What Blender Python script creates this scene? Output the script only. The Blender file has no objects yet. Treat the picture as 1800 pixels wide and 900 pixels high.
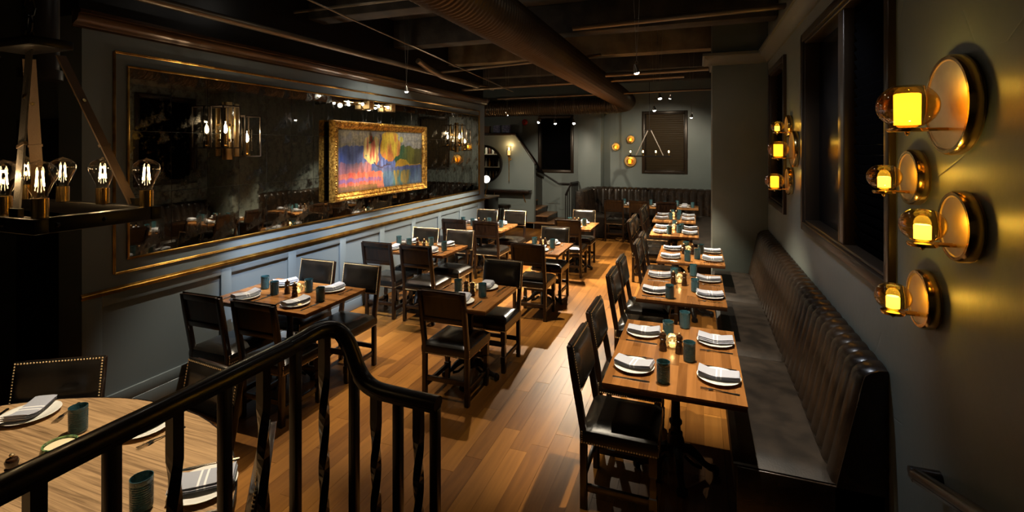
import bpy, bmesh, math, random
from mathutils import Vector, Matrix
R = random.Random(7)
PI = math.pi
sc = bpy.context.scene
C = sc.collection

# ------------------------------------------------------------------ camera, world, exposure
FPX, CX, VH, CAMH = 870.0, 900.0, 258.0, 2.1
YAW = math.atan((1226 - 900) / FPX)
cd = bpy.data.cameras.new('camera'); cam = bpy.data.objects.new('camera', cd); C.objects.link(cam)
cam.location = (0, 0, CAMH); cam.rotation_euler = (PI / 2, 0, YAW)
cd.sensor_fit = 'HORIZONTAL'; cd.sensor_width = 36.0; cd.lens = 36.0 * FPX / 1800.0
cd.shift_x = 0.0; cd.shift_y = -(450 - VH) / 1800.0; cd.clip_start = 0.02
sc.camera = cam
w = bpy.data.worlds.new('world'); sc.world = w; w.use_nodes = True
w.node_tree.nodes['Background'].inputs[0].default_value = (0.5, 0.6, 0.7, 1)
w.node_tree.nodes['Background'].inputs[1].default_value = 0.0
sc.view_settings.view_transform = 'Standard'; sc.view_settings.look = 'None'
sc.view_settings.exposure = 0.15; sc.view_settings.gamma = 1.0; sc.view_settings.use_curve_mapping = False
cy = sc.cycles
cy.max_bounces = 10; cy.diffuse_bounces = 4; cy.glossy_bounces = 5; cy.transmission_bounces = 8; cy.transparent_max_bounces = 12
cy.caustics_reflective = False; cy.caustics_refractive = False; cy.sample_clamp_indirect = 3.0
cy.use_denoising = True
SPOT_COL = (1.0, 0.85, 0.63)
COOL_COL = (0.80, 0.88, 1.0)
WARM_COL = (1.0, 0.62, 0.25)
SPOT_E = 290.0           # watts of a pendant spotlight
# (light objects themselves sit in the builders of the lamps they belong to)

# ------------------------------------------------------------------ materials
def mat(name, col, rough=0.5, metal=0.0, spec=0.5, coat=0.0, trans=0.0, ior=1.45, alpha=1.0, emit=None, es=0.0):
    m = bpy.data.materials.new(name); m.use_nodes = True
    b = m.node_tree.nodes['Principled BSDF']
    b.inputs['Base Color'].default_value = (*col, 1); b.inputs['Roughness'].default_value = rough
    b.inputs['Metallic'].default_value = metal; b.inputs['Specular IOR Level'].default_value = spec
    b.inputs['Coat Weight'].default_value = coat; b.inputs['Coat Roughness'].default_value = 0.12
    b.inputs['Transmission Weight'].default_value = trans; b.inputs['IOR'].default_value = ior
    b.inputs['Alpha'].default_value = alpha
    if emit: b.inputs['Emission Color'].default_value = (*emit, 1); b.inputs['Emission Strength'].default_value = es
    return m
def nodes(m): return m.node_tree.nodes, m.node_tree.links, m.node_tree.nodes['Principled BSDF']
def noise_col(m, c1, c2, scale=(1, 1, 1), nscale=5.0, detail=4.0, lo=0.35, hi=0.65, space='Object'):
    n, l, b = nodes(m)
    tc = n.new('ShaderNodeTexCoord'); mp = n.new('ShaderNodeMapping'); mp.inputs['Scale'].default_value = scale
    nz = n.new('ShaderNodeTexNoise'); nz.inputs['Scale'].default_value = nscale; nz.inputs['Detail'].default_value = detail
    cr = n.new('ShaderNodeValToRGB'); cr.color_ramp.elements[0].position = lo; cr.color_ramp.elements[1].position = hi
    cr.color_ramp.elements[0].color = (*c1, 1); cr.color_ramp.elements[1].color = (*c2, 1)
    l.new(tc.outputs[space], mp.inputs[0]); l.new(mp.outputs[0], nz.inputs[0]); l.new(nz.outputs[0], cr.inputs[0])
    l.new(cr.outputs[0], b.inputs['Base Color'])
    return nz, mp, cr
def bump(m, scale=40.0, strength=0.2, dist=0.01, vec_scale=(1, 1, 1), detail=3.0):
    n, l, b = nodes(m)
    tc = n.new('ShaderNodeTexCoord'); mp = n.new('ShaderNodeMapping'); mp.inputs['Scale'].default_value = vec_scale
    nz = n.new('ShaderNodeTexNoise'); nz.inputs['Scale'].default_value = scale; nz.inputs['Detail'].default_value = detail
    bp = n.new('ShaderNodeBump'); bp.inputs['Strength'].default_value = strength; bp.inputs['Distance'].default_value = dist
    l.new(tc.outputs['Object'], mp.inputs[0]); l.new(mp.outputs[0], nz.inputs[0]); l.new(nz.outputs[0], bp.inputs['Height']); l.new(bp.outputs[0], b.inputs['Normal'])
M = {}
M['paint'] = mat('grey_green_paint', (.16, .19, .185), .42); noise_col(M['paint'], (.145, .175, .17), (.18, .21, .205), nscale=1.3, lo=.3, hi=.7); bump(M['paint'], 60, .06, .004)
M['panelpaint'] = mat('blue_grey_panel_paint', (.145, .178, .20), .36); bump(M['panelpaint'], 90, .04, .003)
# trowelled plaster of the wall behind the bench: soft blotches, fine scratches
m = M['plaster'] = mat('trowelled_plaster', (.16, .185, .17), .4); noise_col(m, (.125, .15, .135), (.195, .22, .20), nscale=1.1, lo=.3, hi=.72, detail=6)
n, l, b = nodes(m)
tc = n.new('ShaderNodeTexCoord'); n1 = n.new('ShaderNodeTexNoise'); n1.inputs['Scale'].default_value = 3.0
mx = n.new('ShaderNodeMixRGB'); mx.inputs[0].default_value = .55; l.new(tc.outputs['Object'], mx.inputs[1]); l.new(n1.outputs['Color'], mx.inputs[2])
vo = n.new('ShaderNodeTexVoronoi'); vo.feature = 'DISTANCE_TO_EDGE'; vo.inputs['Scale'].default_value = 2.1; l.new(mx.outputs[0], vo.inputs['Vector'])
cr = n.new('ShaderNodeValToRGB'); cr.color_ramp.elements[0].position = 0; cr.color_ramp.elements[1].position = .005; l.new(vo.outputs['Distance'], cr.inputs[0])
n3 = n.new('ShaderNodeTexNoise'); n3.inputs['Scale'].default_value = 1.9; l.new(tc.outputs['Object'], n3.inputs[0]); gt = n.new('ShaderNodeMath'); gt.operation = 'GREATER_THAN'; gt.inputs[1].default_value = .47; l.new(n3.outputs[0], gt.inputs[0]); mm = n.new('ShaderNodeMath'); mm.operation = 'MAXIMUM'; l.new(cr.outputs[0], mm.inputs[0]); l.new(gt.outputs[0], mm.inputs[1])
n2 = n.new('ShaderNodeTexNoise'); n2.inputs['Scale'].default_value = 25; l.new(tc.outputs['Object'], n2.inputs[0])
ad = n.new('ShaderNodeMath'); ad.operation = 'MULTIPLY_ADD'; ad.inputs[1].default_value = .5; l.new(n2.outputs[0], ad.inputs[0]); l.new(mm.outputs[0], ad.inputs[2])
bp = n.new('ShaderNodeBump'); bp.inputs['Strength'].default_value = .3; bp.inputs['Distance'].default_value = .006; l.new(ad.outputs[0], bp.inputs['Height']); l.new(bp.outputs[0], b.inputs['Normal'])
M['gold'] = mat('gilded_moulding', (.45, .26, .06), .36, 1.0); noise_col(M['gold'], (.20, .10, .02), (.46, .27, .06), nscale=9)
M['goldframe'] = mat('carved_gilt_frame', (.75, .40, .08), .34, .9); noise_col(M['goldframe'], (.30, .13, .02), (.85, .48, .10), nscale=30, lo=.4, hi=.6); bump(M['goldframe'], 70, .6, .01)
M['brass'] = mat('polished_brass', (.80, .53, .20), .18, 1.0); bump(M['brass'], 14, .12, .01)
M['brassdull'] = mat('brushed_brass', (.85, .60, .28), .34, 1.0); noise_col(M['brassdull'], (.72, .48, .2), (.9, .68, .36), nscale=6)
M['corn'] = mat('bronze_brown_cornice', (.06, .030, .011), .26, .4)
M['cornr'] = mat('grey_green_cornice', (.13, .135, .11), .4)
M['black'] = mat('black_iron', (.012, .010, .009), .35, .3)
M['iron'] = mat('cast_iron', (.014, .012, .011), .32, .5); bump(M['iron'], 55, .5, .01)
M['darkwood'] = mat('dark_stained_wood', (.022, .010, .006), .3, 0, .5, .25); noise_col(M['darkwood'], (.006, .003, .002), (.020, .009, .0045), (1, 1, .15), 25)
M['leather'] = mat('dark_leather', (.012, .010, .008), .24, 0, .55, .0); noise_col(M['leather'], (.006, .005, .004), (.014, .011, .008), nscale=8, detail=6); bump(M['leather'], 130, .14, .002)
M['bench'] = mat('brown_bench_leather', (.02, .012, .008), .27, 0, .5, .0); noise_col(M['bench'], (.008, .005, .003), (.024, .014, .008), nscale=7, detail=6); bump(M['bench'], 120, .16, .003)
M['seatl'] = mat('worn_seat_leather', (.035, .03, .026), .52, 0, .3); noise_col(M['seatl'], (.007, .005, .0035), (.019, .0135, .0095), nscale=9, detail=8); bump(M['seatl'], 110, .2, .004)
M['nail'] = mat('brass_nail', (.85, .62, .34), .38, 1.0)
M['white'] = mat('white_china', (.80, .77, .70), .18, 0, .5, .3)
M['steel'] = mat('cutlery_steel', (.62, .58, .52), .2, 1.0)
M['teal'] = mat('teal_pressed_glass', (.045, .135, .165), .12, 0, .6, .4, trans=.4); bump(M['teal'], 120, .5, .006)
M['greenglass'] = mat('green_striped_glass', (.05, .16, .07), .15, 0, .5, .3, trans=.3); noise_col(M['greenglass'], (.02, .08, .03), (.25, .42, .16), (30, 30, 1), 2, 1)
M['cream'] = mat('cream_wax', (.75, .62, .38), .5)
M['mill'] = mat('dark_mill_wood', (.03, .012, .005), .2, 0, .5, .5)
M['wax'] = mat('glowing_candle_wax', (.95, .72, .32), .5, emit=(1.0, .42, .035), es=5.0)
M['waxs'] = mat('glowing_bright_candle', (.95, .75, .35), .5, emit=(1.0, .60, .08), es=9.0)
M['flame'] = mat('bulb_filament', (1, .8, .5), .5, emit=(1.0, .70, .34), es=28.0)
M['tubeglow'] = mat('frosted_lamp', (1, .9, .7), .5, emit=(1.0, .80, .52), es=30.0)
M['lens'] = mat('spot_lens', (1, 1, 1), .5, emit=(1.0, .93, .80), es=60.0)
M['votcandle'] = mat('votive_flame', (1, .8, .5), .5, emit=(1.0, .62, .22), es=5.0)
M['wire'] = mat('thin_steel_wire', (.25, .23, .2), .35, 1.0)
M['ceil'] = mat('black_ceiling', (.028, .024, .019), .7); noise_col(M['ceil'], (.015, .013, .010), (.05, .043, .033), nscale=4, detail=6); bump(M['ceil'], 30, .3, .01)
M['ceillit'] = mat('lit_concrete_ceiling', (.16, .13, .08), .75); noise_col(M['ceillit'], (.08, .065, .04), (.22, .18, .11), nscale=3, detail=8)  # lamplight on the concrete ceiling is put into this paler tan
M['duct'] = mat('dark_duct_metal', (.09, .065, .042), .38, .55)
M['pipe'] = mat('dull_conduit', (.16, .125, .085), .38, .6)
M['strap'] = mat('grey_leather_strap', (.22, .19, .165), .6); bump(M['strap'], 300, .4, .003)
M['strapb'] = mat('brown_leather_strap', (.14, .085, .045), .55); bump(M['strapb'], 200, .3, .003)
M['glasswin'] = mat('black_window_glass', (.003, .003, .004), .25, 0, .15)
M['blind'] = mat('dark_blind_slat', (.0025, .0025, .003), .9, 0, .0)
M['blindb'] = mat('warm_lit_blind_slat', (.05, .035, .018), .4)  # dark slats coloured brown to hint at warm light on them
M['winframe'] = mat('dark_bronze_window_frame', (.035, .024, .016), .3, .3)
M['turq'] = mat('red_enamel', (.35, .02, .012), .3)
M['book1'] = mat('blue_print', (.05, .07, .22), .4); noise_col(M['book1'], (.02, .03, .10), (.20, .22, .45), nscale=22)
M['book2'] = mat('tan_box', (.16, .08, .03), .5)
M['globe'] = mat('opal_lamp_globe', (.9, .9, .88), .4, emit=(1, .95, .88), es=1.6)
M['step'] = mat('oak_step', (.26, .12, .045), .35, 0, .5, .2); noise_col(M['step'], (.18, .08, .03), (.32, .16, .06), (1.2, 12, 12), 3)
# clear / amber glass: cheap mix of transparent and glossy so lamp light gets out
def glass(name, tint, fac=.12, rough=.03):
    m = bpy.data.materials.new(name); m.use_nodes = True; n, l = m.node_tree.nodes, m.node_tree.links
    for q in list(n): n.remove(q)
    o = n.new('ShaderNodeOutputMaterial'); t = n.new('ShaderNodeBsdfTransparent'); g = n.new('ShaderNodeBsdfGlossy'); x = n.new('ShaderNodeMixShader')
    lw = n.new('ShaderNodeLayerWeight'); lw.inputs[0].default_value = .35; ma = n.new('ShaderNodeMath'); ma.operation = 'MULTIPLY_ADD'; ma.inputs[1].default_value = .55; ma.inputs[2].default_value = fac
    t.inputs[0].default_value = (*tint, 1); g.inputs['Roughness'].default_value = rough
    l.new(lw.outputs['Facing'], ma.inputs[0]); l.new(ma.outputs[0], x.inputs[0]); l.new(t.outputs[0], x.inputs[1]); l.new(g.outputs[0], x.inputs[2]); l.new(x.outputs[0], o.inputs[0])
    return m
M['clear'] = glass('clear_bulb_glass', (.97, .93, .85), .05)
M['amber'] = glass('smoky_amber_glass', (.82, .62, .24), .09)
M['votglass'] = glass('frosted_votive_glass', (.85, .82, .72), .25, .25)
# antique mirror: silver with black bloom
m = M['mirror'] = mat('antique_mirror', (.5, .5, .46), .03, 1.0)
n, l, b = nodes(m)
tc = n.new('ShaderNodeTexCoord'); nz = n.new('ShaderNodeTexNoise'); nz.inputs['Scale'].default_value = 6.5; nz.inputs['Detail'].default_value = 12; nz.inputs['Roughness'].default_value = .72
n2 = n.new('ShaderNodeTexNoise'); n2.inputs['Scale'].default_value = .8; n2.inputs['Detail'].default_value = 2
ad = n.new('ShaderNodeMath'); ad.operation = 'MULTIPLY_ADD'; ad.inputs[1].default_value = .7; l.new(n2.outputs[0], ad.inputs[0]); l.new(nz.outputs[0], ad.inputs[2])
cr = n.new('ShaderNodeValToRGB'); e = cr.color_ramp.elements; e[0].position = .74; e[0].color = (.42, .41, .37, 1); e[1].position = .94; e[1].color = (.06, .055, .045, 1)
rr = n.new('ShaderNodeMapRange'); rr.inputs[1].default_value = .80; rr.inputs[2].default_value = 1.02; rr.inputs[3].default_value = .015; rr.inputs[4].default_value = .5
l.new(tc.outputs['Object'], nz.inputs[0]); l.new(tc.outputs['Object'], n2.inputs[0]); l.new(ad.outputs[0], cr.inputs[0]); l.new(ad.outputs[0], rr.inputs[0]); l.new(cr.outputs[0], b.inputs['Base Color']); l.new(rr.outputs[0], b.inputs['Roughness'])
M['plainmirror'] = mat('mirror_glass', (.75, .75, .72), .02, 1.0)
# floor oak, tone per plank from a face attribute
def plank_mat(name, dark, light, grain_axis=1, rough=.26, spec=.22):
    m = mat(name, light, rough, 0, spec, .0); n, l, b = nodes(m)
    tc = n.new('ShaderNodeTexCoord'); mp = n.new('ShaderNodeMapping'); s = [26, 26, 26]; s[grain_axis] = 1.6; mp.inputs['Scale'].default_value = s
    at = n.new('ShaderNodeAttribute'); at.attribute_name = 'tone'
    av = n.new('ShaderNodeVectorMath'); av.operation = 'ADD'; sv = n.new('ShaderNodeVectorMath'); sv.operation = 'SCALE'; sv.inputs['Scale'].default_value = 37
    cv = n.new('ShaderNodeCombineXYZ'); l.new(at.outputs['Fac'], cv.inputs[2]); l.new(cv.outputs[0], sv.inputs[0])
    l.new(tc.outputs['Object'], mp.inputs[0]); l.new(mp.outputs[0], av.inputs[0]); l.new(sv.outputs[0], av.inputs[1])
    nz = n.new('ShaderNodeTexNoise'); nz.inputs['Scale'].default_value = 1; nz.inputs['Detail'].default_value = 5; nz.inputs['Distortion'].default_value = .6; l.new(av.outputs[0], nz.inputs[0])
    ma = n.new('ShaderNodeMath'); ma.operation = 'MULTIPLY_ADD'; ma.inputs[1].default_value = .55; l.new(at.outputs['Fac'], ma.inputs[0])
    m2 = n.new('ShaderNodeMath'); m2.operation = 'MULTIPLY_ADD'; m2.inputs[1].default_value = .75; m2.inputs[2].default_value = -.16; l.new(nz.outputs[0], m2.inputs[0]); l.new(m2.outputs[0], ma.inputs[2])
    cr = n.new('ShaderNodeValToRGB'); cr.color_ramp.elements[0].color = (*dark, 1); cr.color_ramp.elements[1].color = (*light, 1); l.new(ma.outputs[0], cr.inputs[0]); l.new(cr.outputs[0], b.inputs['Base Color'])
    bp = n.new('ShaderNodeBump'); bp.inputs['Strength'].default_value = .06; bp.inputs['Distance'].default_value = .004; l.new(nz.outputs[0], bp.inputs['Height']); l.new(bp.outputs[0], b.inputs['Normal'])
    return m
M['oak'] = plank_mat('oak_floor', (.075, .025, .004), (.28, .118, .022), 1, .40)
M['rough_top'] = m = plank_mat('weathered_oak_top', (.05, .022, .008), (.44, .27, .13), 0, .5)
for q in m.node_tree.nodes:
    if q.type == 'MAPPING': q.inputs['Scale'].default_value = (2.0, 62, 20)
    if q.type == 'BUMP': q.inputs['Strength'].default_value = .5
    if q.type == 'TEX_NOISE': q.inputs['Detail'].default_value = 8; q.inputs['Distortion'].default_value = .9; q.inputs['Roughness'].default_value = .62
    if q.type == 'VALTORGB': q.color_ramp.elements[0].position = .24; q.color_ramp.elements[1].position = .56
# butcher-block table top: staves of varied tone
def block_mat(name, axis):
    m = mat(name, (.3, .13, .04), .2, 0, .5, .35); n, l, b = nodes(m)
    tc = n.new('ShaderNodeTexCoord'); mp = n.new('ShaderNodeMapping')
    if axis == 'Y': mp.inputs['Rotation'].default_value = (0, 0, PI / 2)
    br = n.new('ShaderNodeTexBrick'); br.offset = .43; br.inputs['Scale'].default_value = 1; br.inputs['Brick Width'].default_value = .34; br.inputs['Row Height'].default_value = .042
    br.inputs['Mortar Size'].default_value = .0006; br.inputs['Mortar'].default_value = (.05, .02, .008, 1); br.inputs['Color1'].default_value = (.15, .058, .017, 1); br.inputs['Color2'].default_value = (.40, .19, .062, 1); br.inputs['Bias'].default_value = 0
    l.new(tc.outputs['Object'], mp.inputs[0]); l.new(mp.outputs[0], br.inputs[0])
    m2 = n.new('ShaderNodeMapping'); m2.inputs['Scale'].default_value = (4, 60, 60); l.new(mp.outputs[0], m2.inputs[0])
    nz = n.new('ShaderNodeTexNoise'); nz.inputs['Scale'].default_value = 1; nz.inputs['Detail'].default_value = 5; l.new(m2.outputs[0], nz.inputs[0])
    hs = n.new('ShaderNodeMapRange'); hs.inputs[1].default_value = .25; hs.inputs[2].default_value = .75; hs.inputs[3].default_value = .6; hs.inputs[4].default_value = 1.15; l.new(nz.outputs[0], hs.inputs[0])
    mu = n.new('ShaderNodeVectorMath'); mu.operation = 'SCALE'; l.new(br.outputs[0], mu.inputs[0]); l.new(hs.outputs[0], mu.inputs['Scale']); l.new(mu.outputs[0], b.inputs['Base Color'])
    return m
M['blockX'] = block_mat('butcher_block_across', 'X'); M['blockY'] = block_mat('butcher_block_along', 'Y')
M['staveX'] = plank_mat('table_stave_across', (.085, .030, .007), (.36, .155, .044), 0, .2, .5); M['staveY'] = plank_mat('table_stave_along', (.085, .030, .007), (.36, .155, .044), 1, .2, .5)
M['topedge'] = mat('dark_top_edge', (.07, .027, .010), .28, 0, .5, .25)
# napkin: grey linen, two white stripes across its middle
m = M['napkin'] = mat('striped_grey_linen', (.36, .37, .42), .85); n, l, b = nodes(m)
tc = n.new('ShaderNodeTexCoord'); sx = n.new('ShaderNodeSeparateXYZ'); l.new(tc.outputs['Object'], sx.inputs[0])
ab = n.new('ShaderNodeMath'); ab.operation = 'ABSOLUTE'; l.new(sx.outputs[0], ab.inputs[0])
cr = n.new('ShaderNodeValToRGB'); cr.color_ramp.interpolation = 'CONSTANT'; e = cr.color_ramp.elements; G = (.36, .37, .42, 1); Wt = (.82, .80, .78, 1)
e[0].position = 0; e[0].color = G; e[1].position = .005; e[1].color = Wt; q = e.new(.0125); q.color = G
l.new(ab.outputs[0], cr.inputs[0]); l.new(cr.outputs[0], b.inputs['Base Color']); bump(m, 90, .25, .004)

# ------------------------------------------------------------------ mesh helpers
class MB:
    def __init__(s): s.v = []; s.f = []
    def box(s, x0, x1, y0, y1, z0, z1, T=None):
        i = len(s.v); P = [(x0, y0, z0), (x1, y0, z0), (x1, y1, z0), (x0, y1, z0), (x0, y0, z1), (x1, y0, z1), (x1, y1, z1), (x0, y1, z1)]
        s.v += [tuple(T @ Vector(p)) if T else p for p in P]
        s.f += [tuple(i + k for k in q) for q in ((3, 2, 1, 0), (4, 5, 6, 7), (0, 1, 5, 4), (1, 2, 6, 5), (2, 3, 7, 6), (3, 0, 4, 7))]; return s
    def hexa(s, P):            # eight corners, bottom ring then top ring
        i = len(s.v); s.v += [tuple(p) for p in P]
        s.f += [tuple(i + k for k in q) for q in ((3, 2, 1, 0), (4, 5, 6, 7), (0, 1, 5, 4), (1, 2, 6, 5), (2, 3, 7, 6), (3, 0, 4, 7))]; return s
    def lathe(s, prof, n=20, o=(0, 0, 0), T=None, cap=True, jitter=None):
        i = len(s.v)
        for r, z in prof:
            for k in range(n):
                a = 2 * PI * k / n; p = Vector((r * math.cos(a), r * math.sin(a), z)); p = T @ p if T else p + Vector(o); s.v.append(tuple(p))
        for j in range(len(prof) - 1):
            for k in range(n):
                k2 = (k + 1) % n; s.f.append((i + j * n + k, i + j * n + k2, i + (j + 1) * n + k2, i + (j + 1) * n + k))
        if cap:
            s.f.append(tuple(i + k for k in reversed(range(n)))); t = i + (len(prof) - 1) * n; s.f.append(tuple(t + k for k in range(n)))
        return s
    def tube(s, pts, r, n=8, cap=True):
        pts = [Vector(p) for p in pts]; rs = r if isinstance(r, (list, tuple)) else [r] * len(pts)
        return s.sweep([(math.cos(2 * PI * k / n), math.sin(2 * PI * k / n)) for k in range(n)], pts, rs, cap)
    def sweep(s, prof, pts, scales=None, cap=True, up=Vector((0, 0, 1)), twist=None):
        pts = [Vector(p) for p in pts]; scales = scales or [1] * len(pts); i = len(s.v); n = len(prof); last = None
        for j, p in enumerate(pts):
            d = (pts[min(j + 1, len(pts) - 1)] - pts[max(j - 1, 0)]).normalized()
            u = up if abs(d.dot(up)) < .95 else (last if last is not None else Vector((0, 1, 0)))
            a = d.cross(u); a = a.normalized(); b = a.cross(d).normalized(); last = b
            tw = twist[j] if twist else 0; ct, st = math.cos(tw), math.sin(tw)
            for x, y in prof:
                xx, yy = x * ct - y * st, x * st + y * ct; s.v.append(tuple(p + (a * xx + b * yy) * scales[j]))
        for j in range(len(pts) - 1):
            for k in range(n):
                k2 = (k + 1) % n; s.f.append((i + j * n + k, i + j * n + k2, i + (j + 1) * n + k2, i + (j + 1) * n + k))
        if cap: s.f.append(tuple(i + k for k in reversed(range(n)))); t = i + (len(pts) - 1) * n; s.f.append(tuple(t + k for k in range(n)))
        return s
    def grid(s, fn, nu, nv):
        i = len(s.v)
        for a in range(nu + 1):
            for c in range(nv + 1): s.v.append(tuple(fn(a / nu, c / nv)))
        for a in range(nu):
            for c in range(nv): q = i + a * (nv + 1) + c; s.f.append((q, q + nv + 1, q + nv + 2, q + 1))
        return s
    def dome(s, c, r, ax):      # low nail head: pyramid fan facing ax
        c = Vector(c); ax = Vector(ax).normalized(); t = ax.orthogonal().normalized(); u = ax.cross(t); i = len(s.v)
        for k in range(6): a = PI / 3 * k; s.v.append(tuple(c + (t * math.cos(a) + u * math.sin(a)) * r))
        s.v.append(tuple(c + ax * r * .7))
        for k in range(6): s.f.append((i + k, i + (k + 1) % 6, i + 6))
        return s
    def mesh(s, name, m, smooth=False, bev=0, seg=2):
        me = bpy.data.meshes.new(name); me.from_pydata(s.v, [], s.f)
        bm = bmesh.new(); bm.from_mesh(me); bmesh.ops.recalc_face_normals(bm, faces=bm.faces)
        if bev:
            ed = [e for e in bm.edges if len(e.link_faces) == 2 and e.calc_face_angle(0) > .5]
            bmesh.ops.bevel(bm, geom=ed, offset=bev, segments=seg, affect='EDGES', clamp_overlap=True, profile=.5)
        bm.to_mesh(me); bm.free()
        if smooth or bev:
            me.polygons.foreach_set('use_smooth', [True] * len(me.polygons)); me.set_sharp_from_angle(angle=math.radians(40 if not bev else 50))
        me.materials.append(M[m] if isinstance(m, str) else m); return me
    def build(s, name, m, parent=None, smooth=False, bev=0, seg=2, loc=None, rz=0):
        return add(name, s.mesh(name, m, smooth, bev, seg), parent, loc, rz)
def add(name, data, parent=None, loc=None, rz=0):
    o = bpy.data.objects.new(name, data); C.objects.link(o); o.parent = parent
    if loc is not None: o.location = loc
    if rz: o.rotation_euler[2] = rz
    return o
def tag(o, label, cat, group=None, kind=None):
    if label: o['label'] = label
    if cat: o['category'] = cat
    if group: o['group'] = group
    if kind: o['kind'] = kind
    return o
def thing(name, label, cat, loc=(0, 0, 0), rz=0, group=None):
    o = add(name, None, None, loc, rz); o.empty_display_size = .05; return tag(o, label, cat, group)
def struct(o): o['kind'] = 'structure'; return o
def B(x0, x1, y0, y1, z0, z1): return MB().box(x0, x1, y0, y1, z0, z1)
def dup(root, loc, rz, label, group=None):
    r = root.copy(); C.objects.link(r); r.location = loc; r.rotation_euler = (0, 0, rz); r['label'] = label
    if group: r['group'] = group
    for ch in root.children:
        c = ch.copy(); C.objects.link(c); c.parent = r
        for g in ch.children: d = g.copy(); C.objects.link(d); d.parent = c
    return r
def light(name, kind, loc, energy, col, parent=None, size=.03, spot=None, blend=.5, target=None):
    ld = bpy.data.lights.new(name, kind); ld.energy = energy; ld.color = col; ld.shadow_soft_size = size
    o = bpy.data.objects.new(name, ld); C.objects.link(o); o.location = loc; o.parent = parent
    if kind == 'SPOT': ld.spot_size = math.radians(spot); ld.spot_blend = blend
    if target is not None:
        d = Vector(target) - (Vector(loc) + (Vector(parent.location) if parent else Vector())); o.rotation_euler = d.to_track_quat('-Z', 'Y').to_euler()
    return o

XL, XR, YB = -4.15, 0.85, 13.2
# ================================================================== THE ROOM
floor = struct(B(-8, 1.2, -2.5, 15.5, -.12, -.02).build('floor', 'black'))
PW = .127; near, rest = [], []
col0 = -4.4
for k in range(int((.9 - col0) / PW)):
    x0 = col0 + k * PW; y = 1.2 - R.random() * 1.2
    while y < YB + 2:
        L = R.uniform(.75, 1.7); seg = (x0, x0 + PW, y, y + L, R.random()); y += L
        cxm, cym = x0 + PW / 2, seg[2] + L / 2
        d = -math.sin(YAW) * cxm + math.cos(YAW) * cym; lat = math.cos(YAW) * cxm + math.sin(YAW) * cym
        vis = d > .5 and abs(lat / d) < 1.1 and cym > 1.7 and cxm < .3
        (near if vis and len(near) < 9999 else rest).append((d, seg))
near.sort(key=lambda q: q[0]); rest += near[295:]; near = near[:295]
def set_tone(me, tones): a = me.attributes.new('tone', 'FLOAT', 'FACE'); a.data.foreach_set('value', tones)
def plank_box(mb, s): return mb.box(s[0] + .0006, s[1] - .0006, s[2] + .0008, s[3] - .0008, -.03, R.uniform(-.0012, 0))
for d, s in near:
    o = plank_box(MB(), s).build('plank', 'oak', floor); set_tone(o.data, [s[4]] * len(o.data.polygons))
mb = MB(); tn = []
for d, s in rest: plank_box(mb, s); tn += [s[4]] * 6
o = mb.build('planking', 'oak', floor); o['kind'] = 'stuff'; set_tone(o.data, tn)
for x0, x1, y0, y1, q in ((-8, -4.4, -2.5, 15.5, .4), (.9, 1.2, -2.5, 15.5, .4)):
    o = B(x0, x1, y0, y1, -.03, 0).build('planking', 'oak', floor); o['kind'] = 'stuff'; set_tone(o.data, [q] * 6)

CEIL = 3.95
ceiling = struct(B(-8, 1.2, -2.5, 15.5, CEIL, CEIL + .1).build('ceiling', 'ceil'))
for k, yb in enumerate((1.2, 2.9, 4.5, 6.2, 7.9, 9.6, 11.3)):
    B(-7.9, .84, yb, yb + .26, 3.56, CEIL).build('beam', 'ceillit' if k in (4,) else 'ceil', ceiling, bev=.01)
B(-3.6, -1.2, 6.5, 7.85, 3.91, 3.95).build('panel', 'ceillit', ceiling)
B(-3.2, -1.6, 8.2, 9.5, 3.92, 3.95).build('panel', 'ceil', ceiling)

# left wall: wainscot, gilt rail, moulding round the mirror
WY0, WY1 = 2.25, 9.44
wl = struct(B(-4.42, XL - .018, WY0, WY1, 0, 3.06).build('wall_left', 'panelpaint'))
edges = [2.38, 3.364, 3.472, 4.172, 4.285, 5.0]
y = 5.11
while y + .7 < 9.3: edges += [y, y + .715]; y += .825
edges[-1] = min(edges[-1], 9.33)
prev = WY0
for i in range(0, len(edges), 2):
    B(XL - .019, XL, prev, edges[i], .13, .99).build('stile', 'panelpaint', wl, bev=.002); prev = edges[i + 1]
    B(XL - .019, XL, edges[i], edges[i + 1], .905, .99).build('rail', 'panelpaint', wl, bev=.002)
    B(XL - .019, XL, edges[i], edges[i + 1], .13, .22).build('rail', 'panelpaint', wl, bev=.002)
B(XL - .019, XL, prev, WY1, .13, .99).build('stile', 'panelpaint', wl, bev=.002)
struct(B(XL - .02, XL + .003, WY0, WY1, 0, .13).build('baseboard_left', 'panelpaint', bev=.004))
B(XL - .02, XL, WY0, WY1, 1.035, 3.0).build('panel', 'panelpaint', wl)
def rail_profile(path, prof): return MB().sweep(prof, path, None, True)
MOLD = [(-.014, 0), (-.014, .010), (-.006, .018), (0, .012), (.006, .018), (.014, .010), (.014, 0)]
def molding(name, parent, y0, y1, z0, z1, wd=1.0, m='gold'):
    # four mitred bars lying on the wall face (profile in wall plane x depth)
    for a, b_, hor in (((y0, z0), (y1, z0), 1), ((y0, z1), (y1, z1), 1), ((y0, z0), (y0, z1), 0), ((y1, z0), (y1, z1), 0)):
        mb = MB(); i = 0
        for (q, t) in (a, b_):
            for (u, d) in MOLD:
                u *= wd; d *= wd; x = XL + d - .002
                if hor: yy = q + (-u if q == y0 else u) * (1 if a[1] == z0 else -1) * (-1); yy = q; mb.v.append((x, yy + (0), t + u))
                else: mb.v.append((x, q + u, t))
        n_ = len(MOLD); mb.f = [(k, k + 1, n_ + k + 1, n_ + k) for k in range(n_ - 1)]
        mb.build(name, m, parent, smooth=True)
molding('moulding', wl, 2.46, 9.18, 1.133, 2.823, .75)
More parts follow.
